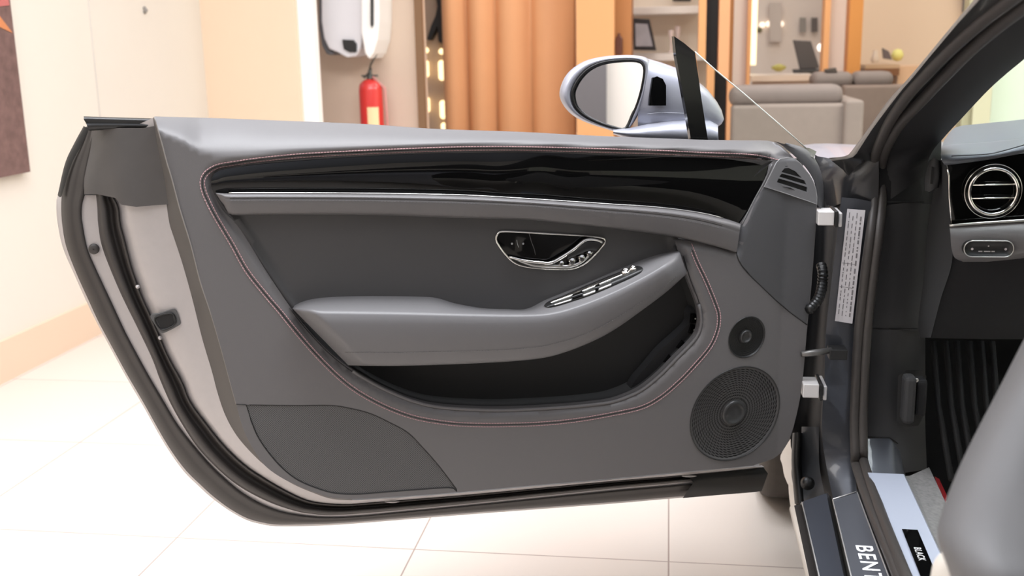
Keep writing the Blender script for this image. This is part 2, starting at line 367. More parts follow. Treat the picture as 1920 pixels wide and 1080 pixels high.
# side return of the panel towards the shut edge
mk('panel_edge', *grid([band(C6L, -.008, 90), [D3(x, y, -.020) for x, y in spline(C6L, 90) * .55 + spline(C5[:20], 90) * .45], band(C5[:20], -.046, 90)]), mat('panel_edge_plastic', (.085, .078, .072), .5), door, label='plastic edge of the door card')
tube('panel_lit_edge', [D3(x, y, .0) for x, y in spline(C6L[:11], 60)], .0011, mat('lit_edge_tone', (.20, .185, .17), .5), door)  # pale tube: the lit edge of the door card put into the colour
# double rose stitching with the sunk seam between
def offset(L, d):
    t = np.gradient(L, axis=0); n = np.stack([-t[:, 1], t[:, 0]], 1); n /= np.linalg.norm(n, axis=1)[:, None]; return L + n * d
def stitches(name, L, Wf, m, pitch=.0056, r=.00072, ln=.8, parent=None, lift=.0007):
    d = np.r_[0, np.cumsum(np.linalg.norm(np.diff(L, axis=0), axis=1))]; k = int(d[-1] / pitch); g = G()
    for i in range(k):
        s = np.array([i * pitch, (i + ln) * pitch]); p = np.stack([np.interp(s, d, L[:, j]) for j in (0, 1)], 1); w = Wf(p) + lift
        g.add(*tubev([W3(*p[0], w[0] - .0004), W3(*((p[0] + p[1]) / 2), (w[0] + w[1]) / 2 + .0003), W3(*p[1], w[1] - .0004)], r, 5))
    return g.mk(name, m, parent or door, True)
Sx = uvs(spline(ST, 700), W_main)
test = offset(Sx, .006); inn = 1 if inside(test[350:351], O_uv)[0] or dist_poly(test[350:351], Oc)[0] < dist_poly(Sx[350:351], Oc)[0] else -1
stitches('stitching', Sx, W_main, stitch_m)
Si = offset(Sx, .0075 * inn); stitches('stitching', Si[8:-4], W_main, stitch_m)
Sm = offset(Sx, .0036 * inn)[4:-3]
tube('stitched_seam', [W3(a, b, c) for (a, b), c in zip(Sm, W_main(Sm) - .0002)], .0009, seam_m, door, 6)

# ---------------- fabric speaker grille low at the rear
gm = mat('woven_grille', (.075, .073, .073), .75)
nt = gm.node_tree; vo = nt.nodes.new('ShaderNodeTexVoronoi'); vo.inputs['Scale'].default_value = 330; vo.inputs['Randomness'].default_value = .08
tc = nt.nodes.new('ShaderNodeTexCoord'); sx_ = nt.nodes.new('ShaderNodeSeparateXYZ'); cb_ = nt.nodes.new('ShaderNodeCombineXYZ'); ml = nt.nodes.new('ShaderNodeMath'); ml.operation = 'MULTIPLY'; ml.inputs[1].default_value = 1 / U[0]
nt.links.new(tc.outputs['Object'], sx_.inputs[0]); nt.links.new(sx_.outputs['X'], ml.inputs[0]); nt.links.new(ml.outputs[0], cb_.inputs[0]); nt.links.new(sx_.outputs['Z'], cb_.inputs[1])
rot_ = nt.nodes.new('ShaderNodeMapping'); rot_.inputs['Rotation'].default_value = (0, 0, math.radians(45)); nt.links.new(cb_.outputs[0], rot_.inputs['Vector']); vo.voronoi_dimensions = '2D'; nt.links.new(rot_.outputs[0], vo.inputs['Vector'])
cr = nt.nodes.new('ShaderNodeValToRGB'); cr.color_ramp.elements[0].color = (.02, .02, .02, 1); cr.color_ramp.elements[0].position = .2; cr.color_ramp.elements[1].color = (.115, .112, .112, 1); cr.color_ramp.elements[1].position = .45
nt.links.new(vo.outputs['Distance'], cr.inputs[0]); nt.links.new(cr.outputs[0], nt.nodes['Principled BSDF'].inputs['Base Color'])
gc = HOLE_G.mean(0); Gi = gc + (HOLE_G - gc) * .992
patch('speaker_mesh', Gi, gm, door, lambda P: W_main(P) - .0015, (), .012, .006, True, 'woven speaker mesh low on the door')
tube('speaker_mesh_gap', [W3(a, b, c) for (a, b), c in zip(HOLE_G, W_main(HOLE_G) - .0012)], .0016, seam_m, door, 6, True)
P_ = uvs(spline([(443, 758), (461, 759)], 6), W_main); tube('panel_gap', [W3(a, b, c) for (a, b), c in zip(P_, W_main(P_))], .001, seam_m, door, 5)

# ---------------- perforated speakers
def speaker(s, nr, nc, hub, dish, lab):
    uv = uvs(ell(*s, n=nc * 2), W_main); c = uv.mean(0); Ax = uv - c; wb = W_main(c[None])[0]
    def pt3(k, q, dw=0.):                      # k angular index (float), q radius fraction
        k = (k % 1.) * (nc * 2); i = int(k); fr = k - i; a = Ax[i % (nc * 2)] * (1 - fr) + Ax[(i + 1) % (nc * 2)] * fr
        p = c + a * q; wr_ = W_main(p[None])[0] if q > .9 else None
        wd = W_main((c + a)[None])[0] * (q) + wb * (1 - q) - dish * (1 - ((q - .35) / .65) ** 2 if q > .35 else 1)
        return W3(p[0], p[1], wd + dw)
    v, f = [], []; qs = [hub + (.965 - hub) * (i / nr) ** .9 for i in range(nr + 1)]; tw = .42
    ang_ = lambda i, j: j / nc + tw * (1 - qs[i]) ** 1.0
    idx = {}
    for i in range(nr + 1):
        for j in range(nc):
            idx[i, j] = len(v); v.append(pt3(ang_(i, j), qs[i]))
    for i in range(nr):
        for j in range(nc):
            c4 = [idx[i, j], idx[i, (j + 1) % nc], idx[i + 1, (j + 1) % nc], idx[i + 1, j]]
            P = [np.array(v[x]) for x in c4]; m_ = sum(P) / 4; ins = []
            mids = [(P[a] + P[(a + 1) % 4]) / 2 for a in range(4)]
            for a in range(4):
                ins.append(len(v)); v.append(m_ + (P[a] - m_) * .50 - N * .0004)
                ins.append(len(v)); v.append(m_ + (mids[a] - m_) * .68 - N * .0004)
            mi = []
            for a in range(4):
                A, B = c4[a], c4[(a + 1) % 4]
                f.append((A, B, ins[(2 * a + 2) % 8], ins[2 * a + 1], ins[2 * a]))
    # rim and hub
    rim = [[pt3(j / nc + tw * (1 - qs[-1]), q, d) for j in range(nc)] for q, d in ((.965, 0), (.985, .0012), (1.0, .0004), (1.005, -.004))]
    n = len(v); vv, ff = grid(rim, True); v += vv; f += [tuple(n + x for x in q) for q in ff]
    f = [q if np.cross(np.array(v[q[1]]) - v[q[0]], np.array(v[q[2]]) - v[q[0]]) @ N > 0 else q[::-1] for q in f]
    o = mk('speaker_grille', v, f, mat('speaker_grille_metal', (.075, .073, .072) if s[2] > 50 else (.02, .02, .02), .35, .3), door, True, label=lab)
    h = [[pt3(j / nc, q, d) for j in range(nc)] for q, d in ((hub * 1.02, 0), (hub * .98, .004), (hub * .85, .0065), (hub * .72, .006), (hub * .66, .0035), (hub * .3, .003), (.001, .003))]
    mk('speaker_hub', *grid(h, True), mat('speaker_hub_black', (.03, .03, .03), .35), door)
    b = [[pt3(j / nc, q, -.004) for j in range(nc)] for q in (1.0, .6, .001)]
    mk('speaker_backing', *grid(b, True), seam_m, door)
    t_ = [pt3(j / nc, 1.004, .0006) for j in range(nc)]
    tube('speaker_ring', t_, .0011, mat('speaker_ring_m', (.02, .02, .02), .3), door, 6, True)
speaker(SPK[0], 13, 56, .27, .012, 'large round perforated speaker grille')
speaker(SPK[1], 7, 34, .33, .007, 'small round perforated tweeter grille')

# ---------------- glossy black veneer
V_T = [(402, 325), (415, 318.5), (440, 314), (493, 307.5), (560, 302), (660, 295), (793, 289), (993, 287), (1092, 290), (1234, 294), (1340, 297), (1411, 301), (1450, 304)]
V_B = [(1447, 308), (1420, 362), (1390, 420), (1362, 411), (1312, 398), (1234, 388), (1128, 381), (1022, 374), (940, 369), (860, 365), (693, 362), (520, 361), (440, 361), (404, 361), (397, 350), (396, 337)]
vb_top = uvs(spline(V_T, 60), -.01); vb_bot = uvs(spline(V_B[2:14][::-1], 60), -.01)
def W_ven(P):
    P = np.atleast_2d(P)
    o1, o2 = np.argsort(vb_top[:, 0]), np.argsort(vb_bot[:, 0])
    t_, b_ = np.interp(P[:, 0], vb_top[o1, 0], vb_top[o1, 1]), np.interp(P[:, 0], vb_bot[o2, 0], vb_bot[o2, 1])
    s = np.clip((P[:, 1] - b_) / np.maximum(t_ - b_, .01), -.2, 1.2)
    return -.014 + .010 * np.sin(np.pi * np.clip(s * .75 + .05, 0, 1)) - .006 * s + .012 * np.clip((P[:, 0] - .75) / .5, 0, 1) ** 2 + .0022 * np.sin((P[:, 0] - .52 + .35 * (s - .5) * .12) / .035) * np.exp(-((P[:, 0] - .56) / .09) ** 2) - .020 * np.clip((.22 - P[:, 0]) / .2, 0, 1) ** 2
ven_out = np.vstack([spline(V_T, 110), spline(V_B[:3], 16), spline(V_B[3:], 110)])
patch('veneer', ven_out, gloss_black, door, W_ven, (), .007, .010, label='glossy black veneer band')

# ---------------- leather strip under the veneer
SB = [(413, 374), (424, 390), (434, 403), (500, 402.5), (593, 402.5), (700, 403.5), (760, 405), (860, 409), (986, 412), (1057, 419), (1128, 426), (1199, 435), (1270, 446), (1337, 462), (1381, 475)]
STP = [(403, 361), (440, 361), (520, 361), (693, 362), (860, 365), (940, 369), (1022, 374), (1128, 381), (1234, 388), (1312, 398), (1362, 410), (1390, 420)]
STs, SBs = spline(STP, 120), spline(SB[2:], 120); SBs[:4] = spline(SB[:3], 5)[1:]
STs = np.array([[x, np.interp(x, STs[:, 0], STs[:, 1])] for x in np.linspace(404, 1389, 120)])
sbx = np.linspace(412, 1381, 120); full = spline(SB, 300); SBs = np.array([[x, np.interp(x, full[:, 0], full[:, 1])] for x in sbx])
ent = np.minimum(1, np.minimum(np.linspace(0, 1, 120) / .02, (1 - np.linspace(0, 1, 120)) / .05 + .35))
strip_w = lambda t: np.interp(t, [0, .06, .14, .22, .27, .34, .6, .9, .97, 1], [-.020, .004, .012, .014, .0125, .014, .012, .006, .002, -.028])
mk('leather_strip', *grid([[D3(x, y, strip_w(t) * (e if strip_w(t) > 0 else 1)) for (x, y), e in zip(STs + (SBs - STs) * t, ent)] for t in (0, .03, .06, .1, .14, .18, .22, .27, .31, .36, .5, .65, .8, .9, .95, .98, 1)]), leather, door, label='stitched grey leather strip below the black veneer')
def row_tube(name, t, r, m, dw): tube(name, [D3(x, y, strip_w(t) + dw) for x, y in (STs + (SBs - STs) * t)[3:-4]], r, m, door, 5)
row_tube('strip_seam', .27, .0005, seam_m, .0002)
row_tube('veneer_bead', .015, .0013, chrome_satin, .016)
for t in (.20, .36):
    L = uvs((STs + (SBs - STs) * t)[3:-4], strip_w(t)); stitches('stitching', L, (lambda tt: (lambda P: np.full(len(P), strip_w(tt))))(t), stitch_grey, .006, .0004, .75)

# ---------------- recessed middle panel and storage pocket
wmid = -.030
Om = uvs(list(spline(OPEN_L, 230)) + OPEN_R, -.014)
AB = [(548, 578), (553, 571), (580, 561), (620, 556), (687, 554), (787, 555), (820, 558), (853, 568), (903, 577), (947, 579), (987, 578.5), (1025, 560), (1087, 535), (1150, 508), (1212, 483), (1254, 472), (1272, 469)]
AC = [(549, 579), (560, 580.5), (620, 582), (753, 584), (887, 587), (987, 588), (1037, 584), (1087, 570), (1150, 545), (1212, 514), (1250, 491), (1275, 474)]
AD = [(653, 685), (700, 686), (753, 686), (853, 683), (953, 678), (1020, 671), (1070, 657), (1120, 636), (1160, 613), (1209, 578), (1250, 547), (1288, 513)]
def W_mid(P):
    P = np.atleast_2d(P); d = dist_poly(P, np.vstack([Om, Om[:1]]))
    return wmid + .014 * np.clip(1 - d / .02, 0, 1) ** 2
mp = list(spline(OPEN_L, 230)[13:128]); mid_out = [(x, y) for x, y in spline(OPEN_L, 230)]
mid_uv = uvs(mid_out, W_mid)
# lower limit of the middle panel: hidden behind the armrest
low = uvs([(560, 600), (700, 640), (1000, 630), (1100, 600), (1200, 550), (1285, 495)], wmid)
lu = np.argsort(low[:, 0]); LU, LV = low[lu, 0], low[lu, 1]
seq = [p for p in mid_uv if p[1] >= np.interp(p[0], LU, LV)]
_k = max(range(len(seq)), key=lambda i: np.linalg.norm(seq[i] - seq[i - 1]) if i else 0)
_a, _b = seq[_k - 1], seq[_k]; _m = low[::1] if abs(low[0][0] - _a[0]) < abs(low[-1][0] - _a[0]) else low[::-1]
_lo, _hi = min(_a[0], _b[0]) + .01, max(_a[0], _b[0]) - .01
seq = seq[:_k] + [p for p in _m if _lo < p[0] < _hi] + seq[_k:]
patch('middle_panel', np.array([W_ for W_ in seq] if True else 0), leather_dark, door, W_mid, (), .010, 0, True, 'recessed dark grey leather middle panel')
# pocket: prism below the armrest
pk = uvs([(560, 597)] + [(x, y) for x, y in spline(OPEN_L, 230) if y > 600 or x > 1283] , -.012)
pkL = [p for p in uvs(spline(OPEN_L, 230), -.016) if p[1] < np.interp(p[0], LU, LV) + .03]
g = G(); pkr = np.array(pkL)
g.add(*grid([[W3(a, b, w) for a, b in pkr] for w in (-.006, -.014, -.028, -.085)]))
pc = pkr.mean(0)
bk = [W3(a, b, -.085) for a, b in pkr]; g.add(bk, [tuple(range(len(bk)))])
g.mk('storage_pocket', pocket_m, door, True, label='black lined storage pocket')
# light lip along the lower opening
lipu = uvs([p for p in spline(OPEN_L, 230) if p[1] > 693 or (p[0] > 1200 and p[1] > 560)], W_main); tube('pocket_lip', [W3(a, b, c) for (a, b), c in zip(lipu, W_main(lipu) + .0032)], .0036, leather, door, 10)

# ---------------- armrest
n = 110
xb = spline(AB, n); xc = spline(AC, n); xd = spline(AD, n)
tp = np.clip(np.minimum(np.linspace(0, 1, n) / .05, (1 - np.linspace(0, 1, n)) / .05), 0, 1) ** .5
def arow(A, B, t, w, wend): return [D3(x, y, wend + (w - wend) * k) for (x, y), k in zip(A + (B - A) * t, tp)]
AW_C = .046
ar = [arow(xb, xc, 0, -.034, -.034), arow(xb, xc, .3, -.004, -.012), arow(xb, xc, .62, .026, -.004), arow(xb, xc, .85, .040, .0), arow(xb, xc, 1, AW_C, .002),
      arow(xc, xd, .03, .0505, .004), arow(xc, xd, .08, .054, .006), arow(xc, xd, .25, .057, .008), arow(xc, xd, .5, .056, .008), arow(xc, xd, .74, .051, .006), arow(xc, xd, .9, .044, .004), arow(xc, xd, .985, .038, .002), arow(xc, xd, 1, .034, 0)]
last = [p - N * .09 - np.array([0, 0, .0]) for p in ar[-1]]; ar.append([a * .9 + b * .1 for a, b in zip(ar[-1], last)]); ar.append(last)
mk('armrest', *grid(ar), leather_arm, door, label='padded grey leather armrest')
fr = arow(xc, xd, .76, .0508, .006); pf = np.array([((p - DO) @ U, p[2]) for p in fr]); wfz = np.array([(p - DO) @ N for p in fr])
o_ = np.argsort(pf[:, 0]); stitches('stitching', pf[3:-3], lambda P: np.interp(P[:, 0], pf[o_, 0], wfz[o_]), stitch_grey, .006, .0005, .75)
def wtop(px, py):
    yb, yc = np.interp(px, xb[:, 0], xb[:, 1]), np.interp(px, xc[:, 0], xc[:, 1]); t = (py - yb) / (yc - yb)
    return float(np.interp(t, [0, .3, .62, .85, 1], [-.034, -.004, .026, .040, .046]))
# window switch plate on the armrest
SWU = [(1020, 573), (1028, 565), (1060, 552), (1108, 531), (1160, 510), (1186, 500), (1196, 498), (1204, 501)]
SWL = [(1206, 505), (1200, 512), (1170, 527), (1108, 553), (1065, 567), (1040, 574), (1026, 576)]
su, sl = spline(SWU, 30), spline(SWL[::-1], 30)
def swrow(t, dw): return [D3(x, y, wtop(x, y) + dw) for x, y in su + (sl - su) * t]
mk('switch_plate', *grid([swrow(0, -.003), swrow(.02, .0025), swrow(.5, .003), swrow(.98, .0025), swrow(1, -.003)]), black_pl, door, label='window switch plate on the armrest')
mk('switch_trim', *grid([[D3(x, y, wtop(x, y) + dw) for x, y in (su + (sl - su) * t)[2:-5]] for t, dw in ((.08, .002), (.12, .005), (.34, .006), (.4, .003))]), chrome, door, label='chrome strip beside the window switches')
for k, (x0, x1) in enumerate(((1040, 1071), (1094, 1116), (1122, 1146))):
    rr_ = []
    for t, dw in ((.42, .002), (.46, .008), (.7, .009), (.92, .005), (.95, .001)):
        L = [(x, np.interp(x, su[:, 0], su[:, 1]) * (1 - t) + np.interp(x, sl[:, 0], sl[:, 1]) * t) for x in np.linspace(x0, x1, 6)]
        rr_.append([D3(x, y, wtop(x, y) + dw) for x, y in L])
    mk('window_switch', *grid(rr_), chrome_satin, door)
for (x0, x1) in ((1073, 1092), (1116, 1124)):
    rr_ = []
    for t, dw in ((.30, .002), (.34, .008), (.75, .009), (.8, .001)):
        L = [(x, np.interp(x, su[:, 0], su[:, 1]) * (1 - t) + np.interp(x, sl[:, 0], sl[:, 1]) * t) for x in np.linspace(x0, x1, 6)]
        rr_.append([D3(x, y, wtop(x, y) + dw) for x, y in L])
    mk('window_switch', *grid(rr_), gloss_black, door, label='black window switch')
for x, y, r in ((1172, 512, .009), (1186, 506, .007)):
    c = D3(x, y, wtop(x, y) + .002)
    mk('mirror_control', *lathe(c, (N * .5 + np.array([0, 0, .85])), [(r, -.002), (r, .004), (r * .85, .007), (r * .5, .0075), (r * .45, .006), (.0001, .006)], 20), chrome, door, label='knurled chrome mirror control')

# ---------------- inner door handle
BZ = [(930, 449), (932, 440), (941, 434), (985, 435.6), (1035, 438.5), (1085, 441.5), (1127, 445.6), (1135, 451.5), (1131, 460), (1116, 477), (1101, 491), (1085, 500), (1066, 504.5), (1022.5, 504), (985, 500), (964, 492.5), (947.5, 477), (935, 460)]
wz = wmid + .002
tube('handle_bezel', [D3(x, y, wz) for x, y in spline(BZ, 90, True)], .0021, chrome, door, 8, True, label='chrome bezel round the inner door handle')
patch('handle_recess', spline(BZ, 80, True), gloss_black, door, wz - .001, (), .02, .004, label='glossy black plate behind the door handle')
lev = [(955, 482), (985, 489), (1010, 492), (1032, 493), (1052, 483), (1075, 468), (1095, 452), (1106, 449), (1120, 450.5), (1130, 455)]
tube('door_handle', [D3(x, y, wz + .012) for x, y in spline(lev, 50)], [.0016 + .0022 * math.sin(math.pi * t) ** .6 for t in np.linspace(0.05, .95, 50)], chrome, door, 8, label='chrome door opening lever')
lv2 = [(958, 483), (1000, 497), (1040, 499), (1070, 499), (1092, 490), (1112, 472)]
tube('handle_base', [D3(x, y, wz + .005) for x, y in spline(lv2, 40)], [.001 + .0035 * math.sin(math.pi * t) for t in np.linspace(.05, .95, 40)], chrome_satin, door, 8)
mk('handle_grip', *grid([[D3(x, y, w) for x, y in spline(c, 16)] for c, w in (([(1060, 478), (1085, 463), (1100, 453), (1126, 454)], wz + .012), ([(1064, 480), (1088, 468), (1104, 463), (1124, 462)], wz + .016), ([(1064, 486), (1088, 476), (1104, 470), (1118, 470)], wz + .01))]), black_pl, door)
for x, y, r in ((1072, 490, .0068), (1090, 484, .0068), (1104, 476, .0055), (1052, 494, .005)):
    g = G(); c = D3(x, y, wz + .008)
    pr = [(r, -.008), (r, .002), (r * .8, .005), (.0001, .0055)]; g.add(*lathe(c, N + np.array([.15, 0, .4]), pr, 18))
    g.mk('knurled_knob', chrome, door, False)
P_ = [D3(x, y, wz + .0008) for x, y in ((992, 438), (996, 452), (1002, 468), (1004, 478))]; tube('plate_gap', P_, .0005, stitch_grey, door, 4)
g = G()
for x, y in ((960, 457), (981, 457)):
    g.add(*lathe(D3(x, y, wz + .0006), N, [(.0022, 0), (.0001, .0002)], 10))
g.add(*tubev([D3(969, 450, wz + .0008), D3(970, 457, wz + .0008), D3(972.5, 464, wz + .0008)], .0006, 4))
g.mk('lock_symbols', mat('symbol_grey', (.3, .3, .3), .5), door, label='pale lock symbols')

# ---------------- switches inside the pocket
CN = [(1180, 741), (1187, 716), (1210, 688), (1238, 655), (1268, 628), (1289, 606), (1292, 584), (1304, 578), (1312, 600), (1309, 622), (1298, 640), (1268, 670), (1239, 700), (1209, 725)]
cnu = uvs(spline(CN, 70, True), -.05)
patch('pocket_console', cnu, mat('console_dark', (.02, .02, .021), .45), door, -.046, (), .02, .03, True)
for x, y, a in ((1254, 675, .9), (1278, 648, .9), (1299, 617, 1.3), (1301, 596, 1.5)):
    c = atD(x, y, -.046); d1 = np.array([math.cos(a), -math.sin(a)]); d1 = np.array([-math.cos(a), math.sin(a)]); d2 = np.array([d1[1], -d1[0]])
    q = [c + d1 * i * .010 + d2 * j * .0095 for i, j in ((-1, -1), (1, -1), (1, 1), (-1, 1))]
    g = G(); g.add([W3(*p, w) for w, s in ((-.044, 1), (-.038, .85)) for p in [c + (k - c) * s for k in q]], [(4, 5, 6, 7), (0, 1, 5, 4), (1, 2, 6, 5), (2, 3, 7, 6), (3, 0, 4, 7)])
    b_ = g.mk('pocket_button', gloss_black, door)
    mk('button_symbol', *lathe(W3(*c, -.0378), N, [(.0018, 0), (.0001, .0003)], 8), mat('button_mark', (.45, .45, .42), .5), door)

# ---------------- triangular vent trim and hinge side seam
VT = [(1433, 350), (1445, 327), (1456, 305), (1463, 298), (1476, 296), (1489, 297), (1500, 306), (1509, 317), (1518, 328), (1525, 341), (1530, 355), (1532, 370), (1532, 383), (1515, 377), (1500, 372), (1465, 360)]
SL = [[(1465, 322.5), (1471, 315.5), (1479, 315), (1492, 321.5), (1503, 333)], [(1461, 331), (1466, 325.5), (1486, 331), (1508, 338), (1512, 346), (1490, 340)], [(1456.5, 341.5), (1460, 334.5), (1486, 342), (1513.5, 351), (1513.5, 360), (1486, 351)]]
Wv = lambda P: W_main(P) + .004
patch('vent_trim', VT, mat('vent_trim_grey', (.135, .135, .14), .45), door, Wv, [s for s in SL], .008, .006, label='small grey vent trim with three slots')
patch('vent_backing', [(1454, 312), (1500, 310), (1520, 340), (1522, 366), (1453, 346)], seam_m, door, lambda P: W_main(P) + .0006, (), .02, 0)
tube('vent_edge', [W3(a, b, c) for (a, b), c in zip(*(lambda q: (q, Wv(q) - .0005))(uvs(VT, Wv)))], .0009, mat('vent_edge_light', (.25, .25, .25), .4), door, 6, True)
sm = uvs(spline([(1390, 421), (1384, 436), (1381, 455), (1381, 476), (1390, 497), (1407, 517), (1429, 538), (1455, 563), (1482, 586), (1500, 599), (1513, 609)], 60), W_main)
tube('hinge_seam', [W3(a, b, c) for (a, b), c in zip(sm, W_main(sm))], .0012, seam_m, door, 6)
sm2 = uvs(spline([(1447, 308), (1433, 340), (1415, 372), (1391, 420)], 20), W_main)
tube('veneer_end_edge', [W3(a, b, c + .001) for (a, b), c in zip(sm2, W_main(sm2))], .0012, mat('veneer_edge_m', (.16, .16, .16), .4), door, 6)
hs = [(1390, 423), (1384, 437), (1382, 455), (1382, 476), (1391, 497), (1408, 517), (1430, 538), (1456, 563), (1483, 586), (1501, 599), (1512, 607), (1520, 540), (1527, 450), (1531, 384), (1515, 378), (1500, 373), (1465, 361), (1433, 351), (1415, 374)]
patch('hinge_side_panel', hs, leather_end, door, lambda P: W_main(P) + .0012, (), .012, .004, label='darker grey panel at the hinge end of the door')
# dark cover behind the vent (mirror sail base) and top seal stubs
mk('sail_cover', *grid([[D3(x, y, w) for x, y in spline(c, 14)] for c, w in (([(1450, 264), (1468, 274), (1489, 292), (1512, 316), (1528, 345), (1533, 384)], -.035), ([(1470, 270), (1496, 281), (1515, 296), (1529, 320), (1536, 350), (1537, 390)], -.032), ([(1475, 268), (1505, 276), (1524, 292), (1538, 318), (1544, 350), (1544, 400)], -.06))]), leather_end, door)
mk('belt_seal_front', *grid([[D3(x, y, w) for x, y in spline(c, 10)] for c, w in (([(1466, 275), (1490, 276), (1515, 277), (1531, 284)], -.09), ([(1472, 279), (1492, 281), (1514, 284), (1528, 291)], -.06), ([(1484, 287), (1500, 289), (1515, 291), (1526, 296)], -.05))]), rubber_blk, door)

# ---------------- glass pillar and quarter glass
gp = [(1264, 68), (1283, 81), (1303, 98), (1309, 140), (1316, 190), (1328, 266), (1296, 266), (1287, 210), (1276, 150), (1268, 108)]
patch('glass_pillar', gp, mat('pillar_gloss', (.006, .006, .006), .15, coat=.1), door, -.072, (), .02, .014, label='glossy black upright beside the quarter glass')
patch('quarter_glass', [(1304, 98), (1340, 130), (1400, 180), (1460, 232), (1512, 278), (1490, 290), (1400, 275), (1328, 268), (1316, 190)], mat('tinted_glass', (.74, .76, .74), .0, trans=1., ior=1.03), door, -.078, (), .05, .004, label='clear triangular quarter glass')
tube('glass_edge', [D3(x, y, -.077) for x, y in ((1303, 97), (1340, 130), (1400, 180), (1460, 232), (1512, 278))], .0013, mat('glass_edge_m', (.70, .74, .68), .15), door, 6)

# ---------------- folded door mirror
MR = [(1049, 180), (1052, 160), (1062, 140), (1078, 125), (1100, 113), (1130, 106), (1165, 103), (1195, 104), (1215, 110), (1218, 125), (1214, 165), (1205, 195), (1193, 222), (1178, 243), (1160, 248), (1130, 240), (1100, 230), (1075, 217), (1058, 200)]
wm = -.20
mo = spline(MR, 72, True); mc = np.array([1134, 178])
MI = [(1072, 178), (1076, 162), (1088, 143), (1106, 127), (1130, 117), (1160, 113), (1190, 113), (1203, 118), (1208, 130), (1204, 160), (1196, 190), (1186, 215), (1173, 242), (1150, 240), (1120, 230), (1095, 217), (1078, 200)]
mi = spline(MI, 72, True)
def al(A, B): # start both rings at their leftmost point
    return np.roll(B, -int(np.argmin(B[:, 0])), 0)
mo, mi = al(mo, mo), al(mi, mi)
R = lambda P, w: [D3(x, y, w) for x, y in P]
g = G()
g.add(*grid([R(mi + (mc - mi) * .02, wm - .055), R(mi, wm - .004), R(mi + (mo - mi) * .35, wm + .003), R(mi + (mo - mi) * .7, wm - .002), R(mo, wm - .022), R(mc + (mo - mc) * .99, wm - .05), R(mc + (mo - mc) * .93, wm - .08), R(mc + (mo - mc) * .72, wm - .11), R(mc + (mo - mc) * .35, wm - .125), R(mc + (mo - mc) * .01, wm - .128)], True))
g.mk('mirror_housing', silver, door, True, label='silver folded door mirror housing')
BD = [([(1190, 104), (1230, 112), (1268, 126), (1300, 144), (1330, 172), (1346, 200), (1354, 220)], -.235, 0), ]
# body of the mirror towards the base: lofted cross rings
secs = [((1200, 176), 40, 72, -.195), ((1222, 177), 34, 66, -.188), ((1250, 180), 30, 58, -.186), ((1290, 190), 24, 50, -.195), ((1320, 203), 20, 38, -.208), ((1342, 214), 14, 22, -.22), ((1353, 220), 5, 6, -.23)]
xs = np.array([1196, 1215, 1240, 1268, 1300, 1325, 1342, 1351, 1355]); ty = np.array([107, 110, 117, 127, 146, 168, 190, 206, 222]); by = np.array([249, 249, 248, 247, 246, 244, 239, 232, 224]); wd = np.array([-.205, -.197, -.190, -.188, -.190, -.197, -.207, -.217, -.23])
rows = []
for x, t_, b_, w in zip(xs, ty, by, wd):
    ring = []
    for a in np.linspace(0, 2 * math.pi, 28, endpoint=False):
        ca, sa = math.cos(a), math.sin(a); yy = (t_ + b_) / 2 - (b_ - t_) / 2 * np.sign(ca) * abs(ca) ** .8
        ring.append(D3(x, yy, -.25 + (w + .25) * np.sign(sa) * abs(sa) ** .6 if sa > 0 else -.25 + .06 * sa))
    rows.append(ring)
mk('mirror_arm', *grid(rows, True), silver, door, label='silver inner half of the door mirror')
xs = np.array([1150, 1180, 1215, 1260, 1300, 1330, 1345]); ty = np.array([243, 240, 232, 226, 224, 226, 234]); by = np.array([252, 262, 270, 275, 278, 280, 280])
rows = []
for i, (x, t_, b_) in enumerate(zip(xs, ty, by)):
    ring = []
    for a in np.linspace(0, 2 * math.pi, 20, endpoint=False):
        ca, sa = math.cos(a), math.sin(a); ring.append(D3(x, (t_ + b_) / 2 - (b_ - t_) / 2 * ca, -.20 + .045 * sa))
    rows.append(ring)
mk('mirror_foot', *grid(rows, True), silver, door, label='silver mirror foot on the door')
gl = mi + (mc - mi) * .03; MCU = atD(1137, 178, wm)
tl = np.array([-.0, 0])
# the glass leans slightly so that it looks past the viewer into the showroom
patch('mirror_glass', gl[::-1], mirror_m, door, lambda P: wm - .019 - .33 * (P[:, 0] - MCU[0]) - .05 * (P[:, 1] - MCU[1]), (), .02, .004, label='oval mirror glass')
tube('mirror_gasket', R(mi + (mc - mi) * .01, wm + .000), .0035, rubber_blk, door, 8, True)
LP = [(1224, 146), (1232, 143), (1243, 148), (1249, 160), (1249, 198), (1217, 198), (1219, 180)]
patch('mirror_lamp', LP, gloss_black, door, -.178, (), .02, .008, label='small black lens on the mirror arm')
tube('mirror_seam', [D3(x, y, -.183) for x, y in ((1214, 214), (1240, 211), (1285, 213))], .0012, mat('mirror_seam_m', (.25, .26, .3), .4), door, 5)

